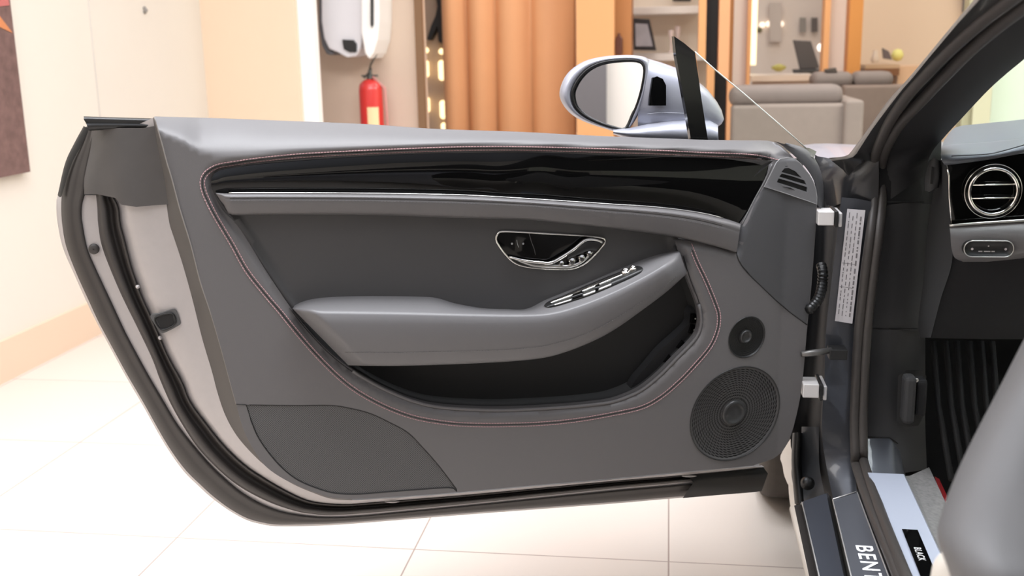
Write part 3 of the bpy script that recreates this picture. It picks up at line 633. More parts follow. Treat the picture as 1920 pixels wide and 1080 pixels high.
# ---------------- latch, hinges, check strap, wiring boot
lt = uvs([(284, 592), (330, 581), (337, 606), (300, 624)], -.062)
patch('latch_surround', spline([(282, 592), (300, 588), (324, 580), (331, 584), (338, 605), (334, 611), (308, 624), (300, 622), (290, 608)], 50, True), mat('latch_grey', (.10, .10, .10), .45), door, -.050, (), .02, .010, label='door latch surround')
patch('latch', [(292, 597), (322, 588), (327, 607), (303, 617)], seam_m, door, -.0482, (), .02, 0)
tube('latch_lip', [D3(x, y, -.048) for x, y in spline([(291, 596), (322, 588), (328, 607), (303, 618)], 30, True)], .0018, black_pl, door, 6, True)
for x, y in ((258, 538), (300, 634)):
    mk('seal_clip', *lathe(D3(x, y, -.062), N, [(.0001, .003), (.003, .002), (.004, -.002)], 10), silver_in, door)
for x in (735, 1292):
    y = float(np.interp(x, [p[0] for p in C5[-10:]], [p[1] for p in C5[-10:]])) + 7
    mk('drain_cap', *grid([[D3(x + a * 14, y + b * 2.5 * math.cos(a * 1.4) , -.05 + (.004 if b == 0 else 0)) for a in np.linspace(-1, 1, 9)] for b in (-1, 0, 1)]), mat('drain_silver%d' % x, (.35, .34, .33), .4), door)
mk('lower_sill_trim', *grid([[D3(x, y, w) for x, y in spline(c, 20)] for c, w in (([(1290, 892), (1350, 885), (1400, 880), (1432, 877)], -.07), ([(1300, 905), (1350, 899), (1400, 892), (1440, 888)], -.06), ([(1280, 934), (1350, 928), (1400, 924), (1428, 921)], -.10))]), rubber_blk, door)
def bx(name, p, q, Y0, Y1, m, parent, lab=None, bev=.002, z=None):
    a = atY(*p, (Y0 + Y1) / 2); b = atY(*q, (Y0 + Y1) / 2)
    v, f = boxv(min(a[0], b[0]), max(a[0], b[0]), Y0, Y1, min(a[2], b[2]), max(a[2], b[2]))
    o = mk(name, v, f, m, parent, False, label=lab); bevel(o, bev); return o
hinge_m = mat('hinge_silver', (.60, .58, .57), .35, .2)
for (x0, y0, x1, y1), lb in (((1531, 393, 1560, 419), 'upper silver door hinge'), ((1503, 713, 1532, 739), 'lower silver door hinge')):
    bx('door_hinge', (x0, y0), (x1, y1), 2.235, 2.29, hinge_m, car, lb)
    bx('hinge_leaf', (x1 + .5, y0 - 2), (x1 + 6, y1 + 2), 2.24, 2.32, black_pl, car)
    bx('hinge_leaf', (x1 + 8, y0 + 1), (x1 + 13, y1 + 1), 2.26, 2.34, hinge_m, car)
tube('check_strap', [atY(1503, 664, 2.25), atY(1530, 661, 2.26), atY(1558, 657, 2.28)], [.006, .0075, .007], mat('strap_m', (.16, .155, .15), .4, .6), car, 8, label='door check strap')
bx('check_strap_bracket', (1553, 651), (1586, 671), 2.27, 2.31, black_pl, car, 'black bracket of the door check strap')
bp = spline([(1540, 498, 2.36), (1543, 512, 2.34), (1542, 530, 2.33), (1540, 545, 2.31), (1533, 563, 2.28), (1516, 582, 2.25)], 60)
tube('wiring_boot', [atY(x, y, Y) for x, y, Y in bp], [.0095 + .002 * (i % 4 < 2) for i in range(60)], rubber_blk, car, 12, label='corrugated black wiring boot')

# ================================================================== body side behind the door
def PS(rows_, n=40): return grid([[atY(*p) for p in spline(r, n)] for r in rows_])
Yp = 2.33
# deep dark gap between door and pillar
mk('hinge_well', *PS([[(1528, 290, 2.46), (1524, 500, 2.46), (1500, 700, 2.46), (1482, 820, 2.46), (1492, 870, 2.46), (1500, 935, 2.46)], [(1545, 300, 2.48), (1540, 500, 2.48), (1520, 700, 2.48), (1510, 820, 2.48), (1512, 930, 2.48)], [(1576, 372, 2.40), (1560, 500, 2.40), (1545, 700, 2.40), (1537, 830, 2.40), (1545, 930, 2.40)], [(1580, 372, Yp), (1562, 500, Yp), (1549, 620, Yp), (1546, 700, Yp), (1541, 800, Yp), (1548, 860, Yp), (1563, 934, 2.28)]]), mat('hinge_well_black', (.018, .018, .019), .5), car, label='black recess behind the door hinges')
mk('hinge_pillar', *PS([[(1578, 370, Yp), (1562, 500, Yp), (1549, 620, Yp), (1546, 700, Yp), (1541, 800, Yp), (1547, 860, Yp), (1562, 936, 2.28)], [(1604, 372, Yp - .005), (1588, 500, Yp - .005), (1577, 620, Yp - .005), (1572, 700, Yp), (1570, 800, Yp), (1574, 860, Yp - .01), (1584, 930, 2.26)],
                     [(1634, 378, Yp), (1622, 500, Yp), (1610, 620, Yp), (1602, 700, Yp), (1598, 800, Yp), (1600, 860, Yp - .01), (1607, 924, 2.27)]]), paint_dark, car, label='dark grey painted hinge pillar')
lab_v = PS([[(1588.6, 391.5, Yp - .012), (1565.6, 601.7, Yp - .012)], [(1622.5, 394, Yp - .012), (1598, 607, Yp - .012)]], 12)
wl_o = mk('information_label', *lab_v, white_lbl, car, label='tall white printed information label on the hinge pillar')
g = G(); rnd = random.Random(2)
A0, A1, B0, B1 = (1588.6, 391.5), (1565.6, 601.7), (1622.5, 394), (1598, 607)
for ccol in range(4):
    s = .13 + ccol * .21; t = .03 + .03 * (ccol % 2)
    while t < .95:
        ln = rnd.uniform(.01, .05)
        q = []
        for tt, ss in ((t, s), (t, s + .05 + .04 * (ccol == 3)), (min(t + ln, .965), s + .05 + .04 * (ccol == 3)), (min(t + ln, .965), s)):
            px = (A0[0] + (A1[0] - A0[0]) * tt) * (1 - ss) + (B0[0] + (B1[0] - B0[0]) * tt) * ss; py = (A0[1] + (A1[1] - A0[1]) * tt) * (1 - ss) + (B0[1] + (B1[1] - B0[1]) * tt) * ss
            q.append(atY(px, py, Yp - .0125))
        g.add(q, [(0, 1, 2, 3)]); t += ln + rnd.uniform(.006, .03)
for tt in (.48, .69):
    q = [atY((A0[0] + (A1[0] - A0[0]) * a) * (1 - s) + (B0[0] + (B1[0] - B0[0]) * a) * s, (A0[1] + (A1[1] - A0[1]) * a) * (1 - s) + (B0[1] + (B1[1] - B0[1]) * a) * s, Yp - .0125) for a, s in ((tt, .05), (tt, .8), (tt + .004, .8), (tt + .004, .05))]
    g.add(q, [(0, 1, 2, 3)])
g.mk('label_print', mat('print_grey', (.20, .19, .20), .6), wl_o)
# cowl corner
mk('cowl_corner', *PS([[(1528, 292, 2.46), (1540, 330, 2.46), (1552, 400, 2.46)], [(1556, 297, 2.46), (1560, 330, 2.44), (1568, 385, 2.40)], [(1590, 292, 2.42), (1582, 330, 2.36), (1580, 380, 2.35)], [(1612, 284, 2.38), (1604, 330, 2.34), (1600, 382, 2.345)], [(1630, 283, 2.33), (1632, 330, 2.33), (1634, 386, 2.34)], [(1646, 270, 2.32), (1648, 330, 2.33), (1646, 386, 2.34)]], 20), mat('cowl_black', (.02, .02, .022), .3, coat=.3), car, label='black corner below the windscreen pillar')
# ---- windscreen pillar: depth shrinks as it climbs back towards the viewer
YA = lambda y: 1.5 + .85 * (y / 300.) if y < 300 else 2.35
def AP(pts, d=0., n=50): return [atY(x, y, YA(y) + d) for x, y in spline(pts, n)]
L_out = [(1554, 296), (1587, 292), (1602, 276), (1628, 241), (1665, 189), (1702, 148), (1739, 104), (1776, 59), (1813, 15), (1860, -40)]
L_mid = [(1560, 302), (1598, 295), (1611, 280), (1638, 239), (1687, 174), (1713, 144), (1739, 112), (1798, 42), (1836, 0), (1885, -50)]
L_gl = [(1580, 318), (1612, 302), (1628, 283), (1652, 240), (1695, 178), (1725, 142), (1752, 111), (1808, 55), (1862, 5), (1920, -48)]
L_s1 = [(1640, 385), (1639, 330), (1641, 290), (1662, 240), (1708, 170), (1768, 108), (1812, 64), (1868, 19), (1893, 0), (1950, -45)]
L_s2 = [(1654, 385), (1652, 330), (1656, 285), (1668, 258), (1717, 201), (1776, 138), (1828, 86), (1880, 42), (1925, 8), (1985, -38)]
L_in = [(1732, 330), (1745, 290), (1769, 258), (1802, 222), (1850, 171), (1885, 139), (1920, 110), (1960, 74), (2010, 28), (2060, -15)]
mk('windscreen_surround', *grid([AP(L_out, .03), AP(L_out, .0), AP(L_mid, .004)]), mat('surround_silver', (.60, .56, .52), .35, .1), car, label='thin bright windscreen surround')
mk('pillar_outer', *grid([AP(L_mid, .006), AP(L_gl, .0), AP(L_s1, .012)]), mat('pillar_outer_m', (.015, .015, .016), .28, coat=.3), car, label='black outer face of the windscreen pillar')
mk('pillar_trim', *grid([AP(L_s2, .01), [a * .7 + b * .3 for a, b in zip(AP(L_s2, -.004), AP(L_in, -.004))], [a * .35 + b * .65 for a, b in zip(AP(L_s2, 0), AP(L_in, 0))], AP(L_in, .02), AP(L_in, .09)]), pillar_m, car, label='charcoal trim inside the windscreen pillar')
mk('pillar_filler', *grid([AP(L_gl, .016), AP(L_s1, .016), AP(L_s2, .016), [a * .8 + b * .2 for a, b in zip(AP(L_s2, .016), AP(L_in, .016))]]), MATS['pillar_outer_m'], car)
# ---- door opening seals
s1 = [atY(x, y, YA(y) - .004) for x, y in spline(L_s1[::-1], 50)] + [atY(*p) for p in spline([(1640, 388, 2.32), (1628, 470, 2.31), (1617, 560, 2.31), (1609, 640, 2.31), (1604, 740, 2.31), (1602, 820, 2.30), (1606, 875, 2.27)], 50)[1:]]
s2 = [atY(x, y, YA(y) - .004) for x, y in spline(L_s2[::-1], 50)] + [atY(*p) for p in spline([(1654, 388, 2.32), (1643, 470, 2.31), (1632, 560, 2.31), (1624, 640, 2.31), (1619, 740, 2.31), (1617, 820, 2.30), (1620, 868, 2.27)], 50)[1:]]
ZS = .36
p_end1 = [atZ(1637, 965, ZS - .01), atZ(1668, 1040, ZS), atZ(1690, 1095, ZS), atZ(1730, 1190, ZS)]
p_end2 = [atZ(1651, 960, ZS), atZ(1682, 1040, ZS + .01), atZ(1705, 1095, ZS + .01), atZ(1748, 1190, ZS + .01)]
for s_, pe, nm in ((s1, p_end1, 'outer'), (s2, p_end2, 'inner')):
    sm_ = spline(s_[::6] + [s_[-1]] + pe, 160)
    tube('door_opening_seal', sm_, .0105, rubber, car, 12, label='%s rubber seal round the door opening' % nm)
# ---- kick panel and lower interior trim
def PSP(name, rows_, m, lab=None, n=24, par=None): return mk(name, *PS(rows_, n), m, par or car, label=lab)
PSP('kick_panel', [[(1648, 250, 2.34), (1650, 386, 2.345)] , [(1700, 250, 2.36), (1734, 382, 2.37)], [(1765, 250, 2.46), (1765, 385, 2.5)]], pillar_m, None, 8)
PSP('kick_panel', [[(1652, 386, 2.35), (1640, 470, 2.35), (1628, 560, 2.35), (1620, 618, 2.35)], [(1690, 381, 2.35), (1680, 470, 2.35), (1668, 560, 2.35), (1662, 619, 2.35)], [(1732, 380, 2.37), (1728, 470, 2.37), (1722, 560, 2.37), (1718, 620, 2.37)], [(1765, 380, 2.5), (1760, 470, 2.5), (1755, 560, 2.5), (1750, 620, 2.5)]], trim_dark, 'grey kick panel')
PSP('lower_kick_panel', [[(1620, 617, 2.35), (1612, 700, 2.35), (1610, 800, 2.34), (1618, 880, 2.3)], [(1670, 618, 2.345), (1664, 700, 2.345), (1660, 800, 2.34), (1664, 884, 2.3)], [(1690, 618, 2.36), (1688, 700, 2.36), (1686, 800, 2.34), (1694, 887, 2.31)], [(1735, 620, 2.44), (1735, 700, 2.44), (1735, 800, 2.42), (1738, 880, 2.38)]], trim_dark, 'lower grey kick panel')
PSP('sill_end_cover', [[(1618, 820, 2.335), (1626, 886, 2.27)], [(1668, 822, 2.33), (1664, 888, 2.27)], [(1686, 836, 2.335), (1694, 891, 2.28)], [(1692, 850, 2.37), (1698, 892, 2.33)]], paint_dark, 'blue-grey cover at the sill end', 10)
tube('panel_joint', [atY(1655, 378.5, 2.348), atY(1732, 379.5, 2.36)], .0015, seam_m, car, 5)
tube('panel_joint', [atY(1622, 615.5, 2.347), atY(1720, 616.5, 2.36)], .0015, seam_m, car, 5)
tube('panel_joint', [atY(1620, 818, 2.333), atY(1668, 820, 2.33), atY(1684, 832, 2.33)], .0012, seam_m, car, 5)
# bonnet release
PSP('release_recess', [[(1684, 705, 2.34), (1681, 790, 2.33)], [(1700, 694, 2.335), (1696, 801, 2.325)], [(1730, 694, 2.345), (1722, 798, 2.335)], [(1737, 705, 2.36), (1732, 780, 2.35)]], seam_m, 'black recess of the bonnet release', 10)
bx('bonnet_release', (1694, 703), (1711, 791), 2.27, 2.31, trim_dark, car, 'dark bonnet release lever', .008)
bx('release_housing', (1716, 708), (1732, 776), 2.29, 2.33, pillar_m, car, None, .006)
mk('release_screw', *lathe(atY(1718, 713, 2.285), (0, -1, 0), [(.005, 0), (.004, .002), (.0001, .0022)], 12), chrome_satin, car)

# ---- sill
Y0s = .2
def sill(name, prof, m, lab=None, par=None, y1=None, smooth=False):
    """profile as ((px,py) of the far end, (px,py) nearer, z): the strip runs on along the car"""
    rows_ = []
    for a, b, z in prof:
        A, B = atZ(*a, z), atZ(*b, z); d = (B - A) / abs(B[1] - A[1]); rows_.append([A, B, B + d * .25, B + d * .6])
    return mk(name, *grid(rows_), m, par or car, smooth, label=lab)
ZT = .335
sill('sill_outer_rail', [((1480, 955), (1510, 1080), .10), ((1481, 950), (1512, 1080), .28), ((1489, 948), (1517, 1080), .30)], mat('sill_light_edge', (.55, .52, .47), .35, .2), 'bright outer edge of the sill')
sill('sill_channel', [((1489, 948), (1517, 1080), .30), ((1500, 945), (1530, 1080), .285), ((1503, 942), (1536, 1080), .30)], rubber)
sill('sill_rail', [((1503, 942), (1534, 1080), .302), ((1506, 940), (1538, 1080), .305), ((1549, 925), (1582, 1080), .305), ((1552, 925), (1586, 1080), .29)], mat('sill_blue_paint', (.055, .06, .074), .35, .3, coat=.2), 'blue-grey painted sill rail')
sill('sill_groove', [((1549, 925), (1583, 1080), .30), ((1556, 930), (1588, 1080), .27), ((1562, 934), (1596, 1080), .325)], mat('sill_groove_m', (.10, .095, .085), .4))
tread = sill('tread_plate', [((1561, 936), (1595, 1080), .325), ((1563, 936), (1598, 1080), ZT), ((1606, 923), (1664, 1080), ZT), ((1608, 923), (1668, 1080), .325)], mat('tread_paint', (.105, .11, .125), .3, .3, coat=.4), 'dark grey tread plate with white lettering')
bead = mat('tread_bead', (.60, .59, .58), .25, .5)
for a, b in (((1561.5, 937), (1596, 1080)), ((1607, 923), (1666, 1080)), ((1504, 942), (1536, 1080))):
    z_ = ZT + .001 if a[0] > 1540 else .306
    A, B = atZ(*a, z_), atZ(*b, z_); tube('tread_bead', [A, B, B + (B - A) * 1.2], .0016, bead, car, 6)
tube('tread_bead', [atZ(1562, 936, ZT + .001), atZ(1606, 922, ZT + .001)], .0016, bead, car, 6)
sill('sill_seal_bed', [((1606, 922), (1664, 1080), .330), ((1626, 890), (1698, 1080), .345)], rubber_blk)
ZP = .365
plate = sill('silver_sill_plate', [((1625, 888), (1696, 1080), ZP - .015), ((1627, 886), (1698, 1080), ZP), ((1694, 889), (1782, 1080), ZP), ((1696, 890), (1784, 1080), ZP - .02)], alu, 'pale silver sill plate with a black badge')
pq = [atZ(1691, 993, ZP + .001), atZ(1720, 993.5, ZP + .001), atZ(1765, 1090, ZP + .001), atZ(1732, 1100, ZP + .001)]
# straighten the badge to the plate's own direction
pd = (atZ(1698, 1080, ZP) - atZ(1627, 886, ZP)); pd /= np.linalg.norm(pd); pxn = np.array([-pd[1], pd[0], 0]) * (1 if -pd[1] > 0 else -1)
b0 = atZ(1691, 993, ZP + .001); wdt = abs((atZ(1720, 993.5, ZP + .001) - b0) @ pxn)
g = G(); g.add([b0 + pd * a + pxn * b + np.array([0, 0, c]) for c in (0, .0015) for a, b in ((0, 0), (0, wdt), (.30, wdt), (.30, 0))], [(4, 5, 6, 7), (0, 1, 5, 4), (1, 2, 6, 5), (2, 3, 7, 6), (3, 0, 4, 7)])
badge = g.mk('sill_badge', gloss_black, plate, label='black badge on the silver sill plate')
def text(name, body, origin, dx, up, size, m, parent, sx=1., ext=.0003, sp=1.):
    c = bpy.data.curves.new(name, 'FONT'); c.body = body; c.size = size; c.extrude = ext; c.space_character = sp; c.offset = size * .012
    c.materials.append(m); o = bpy.data.objects.new(name, c); COL.objects.link(o)
    x = Vector(dx).normalized(); z = x.cross(Vector(up).normalized()); y = z.cross(x)
    dg = bpy.context.evaluated_depsgraph_get(); me = bpy.data.meshes.new_from_object(o.evaluated_get(dg)); bpy.data.objects.remove(o)
    o = bpy.data.objects.new(name, me); COL.objects.link(o)
    o.parent = parent; org = Vector(origin) - Vector(ORG[parent.name])
    o.matrix_local = Matrix.Translation(org) @ Matrix((x, y, z)).transposed().to_4x4() @ Matrix.Diagonal((sx, 1, 1, 1))
    return o
td = atZ(1631, 1080, ZT) - atZ(1585, 930, ZT); td[2] = 0
B0_ = atZ(1604, 1021, ZT + .0012); B1_ = atZ(1630, 1014, ZT + .0012)
hgt = float(np.linalg.norm((B1_ - B0_)[:2])); tn = np.array([-td[1], td[0], 0]); tn = tn if tn[0] > 0 else -tn
text('sill_lettering', 'BENTLEY', B0_, td, tn, hgt / .78, letter_m, tread, sx=1.2, sp=1.16)
T0 = b0 + pd * .075 + pxn * wdt * .28 + np.array([0, 0, .002])
text('badge_lettering', 'BLACK', T0, pd, pxn, wdt * .62, mat('badge_text', (.55, .55, .55), .4), badge, sx=.9, sp=1.1)

# ---- cabin floor, footwell, mat edge
def zq(name, pts, m, par=car, z=None, **k): return mk(name, [atZ(x, y, zz) for x, y, zz in pts], [tuple(range(len(pts)))], m, par, False, **k)
zq('cabin_carpet', [(1694, 893, .345), (1706, 892, .335), (1742, 876, .33), (1765, 925, .33), (1800, 1000, .33), (1850, 1100, .33), (1800, 1120, .345)], carpet_m, label='grey marbled carpet beside the sill plate')
zq('red_binding', [(1752, 893, .31), (1761, 898, .29), (1776, 930, .29), (1772, 950, .31), (1764, 928, .325)], red_m, label='red edge beside the driver footwell')
g = G(); xs_ = np.linspace(1722, 1900, 45); rows_ = []
PSP('footwell_wall', [[(1715, 600, 2.55), (1720, 760, 2.5), (1738, 885, 2.42)], [(1760, 600, 2.7), (1768, 760, 2.6), (1790, 960, 2.35)], [(1980, 600, 2.9), (1980, 780, 2.7), (1960, 1000, 2.3)]], carpet_dk, 'black footwell', 14)
g = G()
for x in (1762, 1786, 1806, 1830, 1852, 1872):
    g.add(*tubev([atY(x - 12, 640, 2.45), atY(x - 2, 760, 2.38), atY(x + 22, 900, 2.22)], .007, 6))
matb = g.mk('footwell_ribs', mat('mat_rubber', (.012, .012, .012), .6, spec=.2), car, True, label='black ribbed footwell lining')

# ---- dashboard
Yd = 2.2
PSP('dash_end', [[(1762, 300, 2.35), (1740, 420, 2.36), (1732, 520, 2.36), (1722, 600, 2.36), (1724, 633, 2.36)], [(1768, 300, 2.22), (1766, 420, 2.24), (1758, 520, 2.26), (1742, 590, 2.28), (1738, 633, 2.3)], [(1777, 300, 2.20), (1782, 420, 2.2), (1785, 490, 2.2), (1764, 560, 2.22), (1745, 633, 2.24)]], trim_dark, 'dark grey side of the dashboard')
PSP('dash_lower', [[(1782, 424, 2.2), (1785, 490, 2.21), (1764, 560, 2.23), (1744, 634, 2.26)], [(1850, 420, 2.18), (1850, 500, 2.2), (1850, 570, 2.24), (1850, 636, 2.3)], [(1980, 415, 2.16), (1980, 500, 2.18), (1980, 570, 2.22), (1980, 636, 2.3)], ], mat('dash_low_m', (.013, .013, .014), .7, spec=.2), 'dark lower dashboard', 16)
mk('dash_top', *PS([[(1770, 262, 2.5), (1792, 238, 2.6), (1840, 231, 2.62), (1890, 226, 2.62), (1990, 215, 2.62)], [(1766, 275, 2.36), (1800, 262, 2.4), (1850, 255, 2.4), (1890, 248, 2.4), (1990, 240, 2.4)], [(1764, 290, 2.25), (1790, 288, 2.26), (1850, 286, 2.26), (1880, 280, 2.26), (1990, 255, 2.26)], [(1766, 302, 2.18), (1786, 300, 2.17), (1850, 294, 2.17), (1885, 288, 2.17), (1990, 265, 2.17)], [(1772, 310, 2.2), (1790, 308, 2.19), (1850, 300, 2.19), (1885, 294, 2.19), (1990, 272, 2.19)]], 40), mat('dash_top_leather', (.095, .103, .118), .45, bump=.2, bscale=900), car, label='blue-grey leather dashboard top')
tube('dash_seam', [atY(*p) for p in spline([(1784, 292.5, 2.205), (1850, 289, 2.205), (1880, 283, 2.205), (1940, 266, 2.205)], 30)], .001, seam_m, car, 5)
PSP('dash_fascia', [[(1776, 306, 2.2), (1778, 360, 2.2), (1783, 420, 2.2)], [(1850, 300, 2.19), (1850, 360, 2.19), (1850, 418, 2.19)], [(1985, 275, 2.18), (1985, 360, 2.18), (1985, 410, 2.18)]], gloss_black, 'glossy black dashboard fascia', 12)
tube('fascia_edge', [atY(*p) for p in ((1775, 309, 2.185), (1779, 330, 2.182), (1780, 370, 2.182), (1784, 419, 2.182))], .0018, chrome, car, 6)
PSP('dash_pad', [[(1780, 422, 2.185), (1782, 440, 2.17), (1784, 465, 2.17), (1790, 483, 2.18), (1806, 491, 2.20)], [(1850, 417, 2.175), (1850, 440, 2.16), (1850, 465, 2.16), (1850, 482, 2.17), (1850, 491, 2.19)], [(1985, 408, 2.165), (1985, 430, 2.15), (1985, 455, 2.15), (1985, 470, 2.16), (1985, 478, 2.18)]], leather, 'grey leather pad below the fascia', 20)
tube('pad_bright_edge', [atY(*p) for p in spline([(1780, 423, 2.18), (1850, 417.5, 2.17), (1985, 409, 2.16)], 20)], .0028, chrome_satin, car, 8)
cv = atY(1860, 358, 2.185)
vent = mk('air_vent', *lathe(cv, (-.1, -1, .1), [(.0005, -.012), (.030, -.012), (.042, -.004), (.046, .004), (.049, .006), (.0505, .004), (.052, .0)], 48), gloss_black, car, label='round dashboard air vent')
vr = [cv + .0445 * (math.cos(a) * np.array([1, 0, 0]) + math.sin(a) * np.array([0, 0, 1])) + np.array([0, -.010, 0]) for a in np.linspace(0, 2 * math.pi, 48, endpoint=False)]
tube('vent_ring', vr, .0036, chrome, vent, 8, True, label='chrome ring of the air vent')
tube('vent_bezel', [cv + (p - cv) * 1.19 + np.array([0, .004, 0]) for p in vr], .0009, chrome, vent, 6, True)
for dz in (.0125, -.0135):
    tube('vent_vane', [cv + np.array([-.041, -.010, dz]), cv + np.array([0, -.014, dz + .0015]), cv + np.array([.041, -.010, dz + .002])], .0018, chrome, vent, 6)
# lamp switch pill under the fascia
pc_ = atY(1853, 466, 2.155)
def pill(r, hw, dy, n=14): return [pc_ + np.array([s * hw + r * math.cos(a), dy, r * math.sin(a)]) for s, a0 in ((1, -math.pi / 2), (-1, math.pi / 2)) for a in np.linspace(a0, a0 + math.pi, n)]
pill_o = mk('control_panel', *grid([pill(.0165, .030, .012), pill(.0165, .030, -.003), pill(.0148, .030, -.0045), pill(.0140, .030, .0), pill(.0001, .030, .0)], True), black_pl, car, label='small pill-shaped control panel below the vent')
tube('control_bezel', pill(.0158, .030, -.004), .0012, chrome_satin, pill_o, 6, True)
g = G(); 
for x in (-.030, .032): g.add(*lathe(pc_ + np.array([x, -.001, -.001]), (0, -1, 0), [(.0026, 0), (.0001, .0004)], 8))
g.add(*lathe(pc_ + np.array([0, -.001, .005]), (0, -1, 0), [(.0016, 0), (.0001, .0004)], 8))
for x0, x1 in ((-.018, -.011), (-.008, .004), (.006, .012)): g.add(*boxv(pc_[0] + x0, pc_[0] + x1, pc_[1] - .0015, pc_[1] - .001, pc_[2] - .0065, pc_[2] - .0045))
g.mk('control_symbols', mat('control_print', (.42, .38, .38), .5), pill_o)
PSP('dash_side_clip', [[(1742, 303, 2.27), (1735, 330, 2.26), (1734, 357, 2.26)], [(1750, 296, 2.24), (1746, 330, 2.24), (1742, 360, 2.24)], [(1760, 300, 2.24), (1760, 330, 2.23), (1757, 352, 2.24)], [(1764, 302, 2.27), (1764, 330, 2.27), (1760, 352, 2.27)]], trim_dark, 'dark loop at the dashboard side', 10)
PSP('clip_slot', [[(1747, 312, 2.232), (1744, 345, 2.232)], [(1752, 314, 2.232), (1749, 345, 2.232)]], seam_m, None, 3)

# ---- front seat edge in the foreground (near the viewer)
ST_ = [(1960, 540, 1.30), (1935, 605, 1.28), (1905, 665, 1.25), (1872, 730, 1.22), (1838, 795, 1.18), (1808, 855, 1.14), (1784, 910, 1.10), (1766, 960, 1.06), (1757, 1005, 1.03), (1775, 1060, 1.0), (1800, 1130, .98), (1830, 1200, .96)]
def seat_row(dx, dy, dY): return [(x + dx, y + dy, Y + dY) for x, y, Y in ST_]
mk('front_seat', *PS([seat_row(30, 0, .22), seat_row(2, 0, .05), seat_row(0, 0, 0), seat_row(14, 6, -.045), seat_row(48, 12, -.075), seat_row(120, 20, -.09), seat_row(260, 40, -.09), seat_row(420, 60, -.07)], 40), seat_m, car, label='grey leather edge of the front seat')
tube('seat_seam', [atY(*p) for p in spline([(1868, 905, 1.04), (1925, 968, 1.02), (1985, 1000, 1.0)], 20)], .0012, seat_m, car, 5)
mk('seat_base_cover', *PS([[(1744, 1085, 1.15), (1750, 1055, 1.15), (1765, 1036, 1.15), (1785, 1031, 1.15), (1805, 1038, 1.15)], [(1738, 1110, 1.13), (1752, 1085, 1.12), (1775, 1066, 1.11), (1800, 1060, 1.11), (1830, 1062, 1.12)], [(1735, 1160, 1.13), (1755, 1150, 1.11), (1790, 1140, 1.1), (1830, 1130, 1.1), (1860, 1120, 1.12)]], 16), cream_seat, car, label='cream cover low on the seat side')

# ---- front wing, hood, wheel, windscreen
rows_ = []
for y in np.linspace(2.50, 4.35, 26):
    s = (y - 2.5) / 1.85; r = []; arch = .33 + math.sqrt(max(0, .375 ** 2 - (y - 2.95) ** 2))
    for x, z in ((.30, .30), (.27, .50), (.255, .70), (.27, .86), (.32, .93), (.42, .965), (.60, .955), (.85, .965), (1.1, .985), (1.5, .985), (1.9, .955), (2.05, .90)):
        z = max(z, arch + .02 * z) if z < .8 else z; zz = z - (.20 * max(0, s - .25) ** 1.6) * (z > .6) + .012 * math.sin(math.pi * min(1, s * 1.4)) * (x < .6) * (z > .85)
        r.append((x + .10 * s * s * (x < .5), y, zz))
    rows_.append(r)
hood = mk('hood', *grid([list(map(np.array, r)) for r in rows_]), silver, car, label='silver hood and front wing seen past the door')
sub = hood.modifiers.new('sub', 'SUBSURF'); sub.levels = 1; sub.render_levels = 2
mk('cowl_panel', *grid([[np.array((x, 2.44, .95)) for x in (.42, 1.1, 1.9)], [np.array((x, 2.60, .972)) for x in (.42, 1.1, 1.9)]]), rubber_blk, car)
wy, wx, wz_ = 2.95, .29, .33
wheel = mk('front_wheel', *lathe((wx, wy, wz_), (-1, 0, 0), [(.18, .0), (.20, .02), (.24, .035), (.30, .035), (.325, .02), (.33, 0), (.33, -.20), (.325, -.22), (.24, -.24)], 64), tyre_m, car, label='front tyre behind the open door')
g = G()
for k in range(10):
    a = k * math.pi / 5; d = np.array([0, math.cos(a), math.sin(a)]); c = np.array([wx + .0, wy, wz_]); g.add(*tubev([c + d * .03, c + d * .2], [.022, .014], 6))
g.add(*lathe((wx, wy, wz_), (-1, 0, 0), [(.0001, .02), (.05, .015), (.055, -.02)], 24)); g.add(*lathe((wx, wy, wz_), (-1, 0, 0), [(.19, -.05), (.205, .012), (.215, .012)], 48))
g.mk('rim', chrome_satin, wheel, True)
mk('wing_edge', *PS([[(1490, 812, 2.5), (1476, 832, 2.5), (1463, 856, 2.5), (1467, 872, 2.5), (1470, 890, 2.5), (1477, 908, 2.48)], [(1496, 812, 2.44), (1495, 832, 2.44), (1489, 856, 2.44), (1485, 872, 2.44), (1484, 890, 2.44), (1487, 910, 2.43)]], 16), mat('wing_inner_paint', (.62, .59, .55), .35, .2), car, label='bright lower rear edge of the front wing')
mk('wing_flange', *PS([[(1478, 905, 2.46), (1480, 935, 2.44), (1485, 965, 2.40)], [(1489, 905, 2.44), (1491, 935, 2.42), (1494, 965, 2.38)]], 10), MATS['wing_inner_paint'], car)
mk('fender_channel', *PS([[(1486, 812, 2.42), (1484, 870, 2.42), (1490, 945, 2.38)], [(1497, 810, 2.38), (1495, 870, 2.38), (1503, 945, 2.34)], [(1505, 812, 2.44), (1505, 870, 2.44), (1512, 945, 2.40)]], 14), rubber_blk, car)
mk('hinge_well_floor', *PS([[(1503, 800, 2.43), (1503, 870, 2.42), (1507, 936, 2.34), (1512, 960, 2.24)], [(1522, 800, 2.40), (1522, 870, 2.39), (1528, 936, 2.32), (1532, 955, 2.22)], [(1536, 800, 2.40), (1536, 870, 2.38), (1546, 925, 2.30), (1552, 950, 2.20)]], 14), mat('well_floor_grey', (.05, .052, .056), .35, .2), car)
mk('rubber_grommet', *lathe(atY(1514, 906, 2.33), (-.1, -.8, .6), [(.0001, .016), (.008, .016), (.012, .012), (.014, .002), (.016, 0)], 24), rubber_blk, car, label='round black rubber stop at the sill front')
ws = [atY(1640, 268, 2.45), atY(1925, -35, 1.5)]
pA, pB = np.array([.46, 2.52, .98]), np.array([.53, 1.55, 1.335]); pC, pD = np.array([1.80, 1.55, 1.335]), np.array([1.88, 2.52, .98])
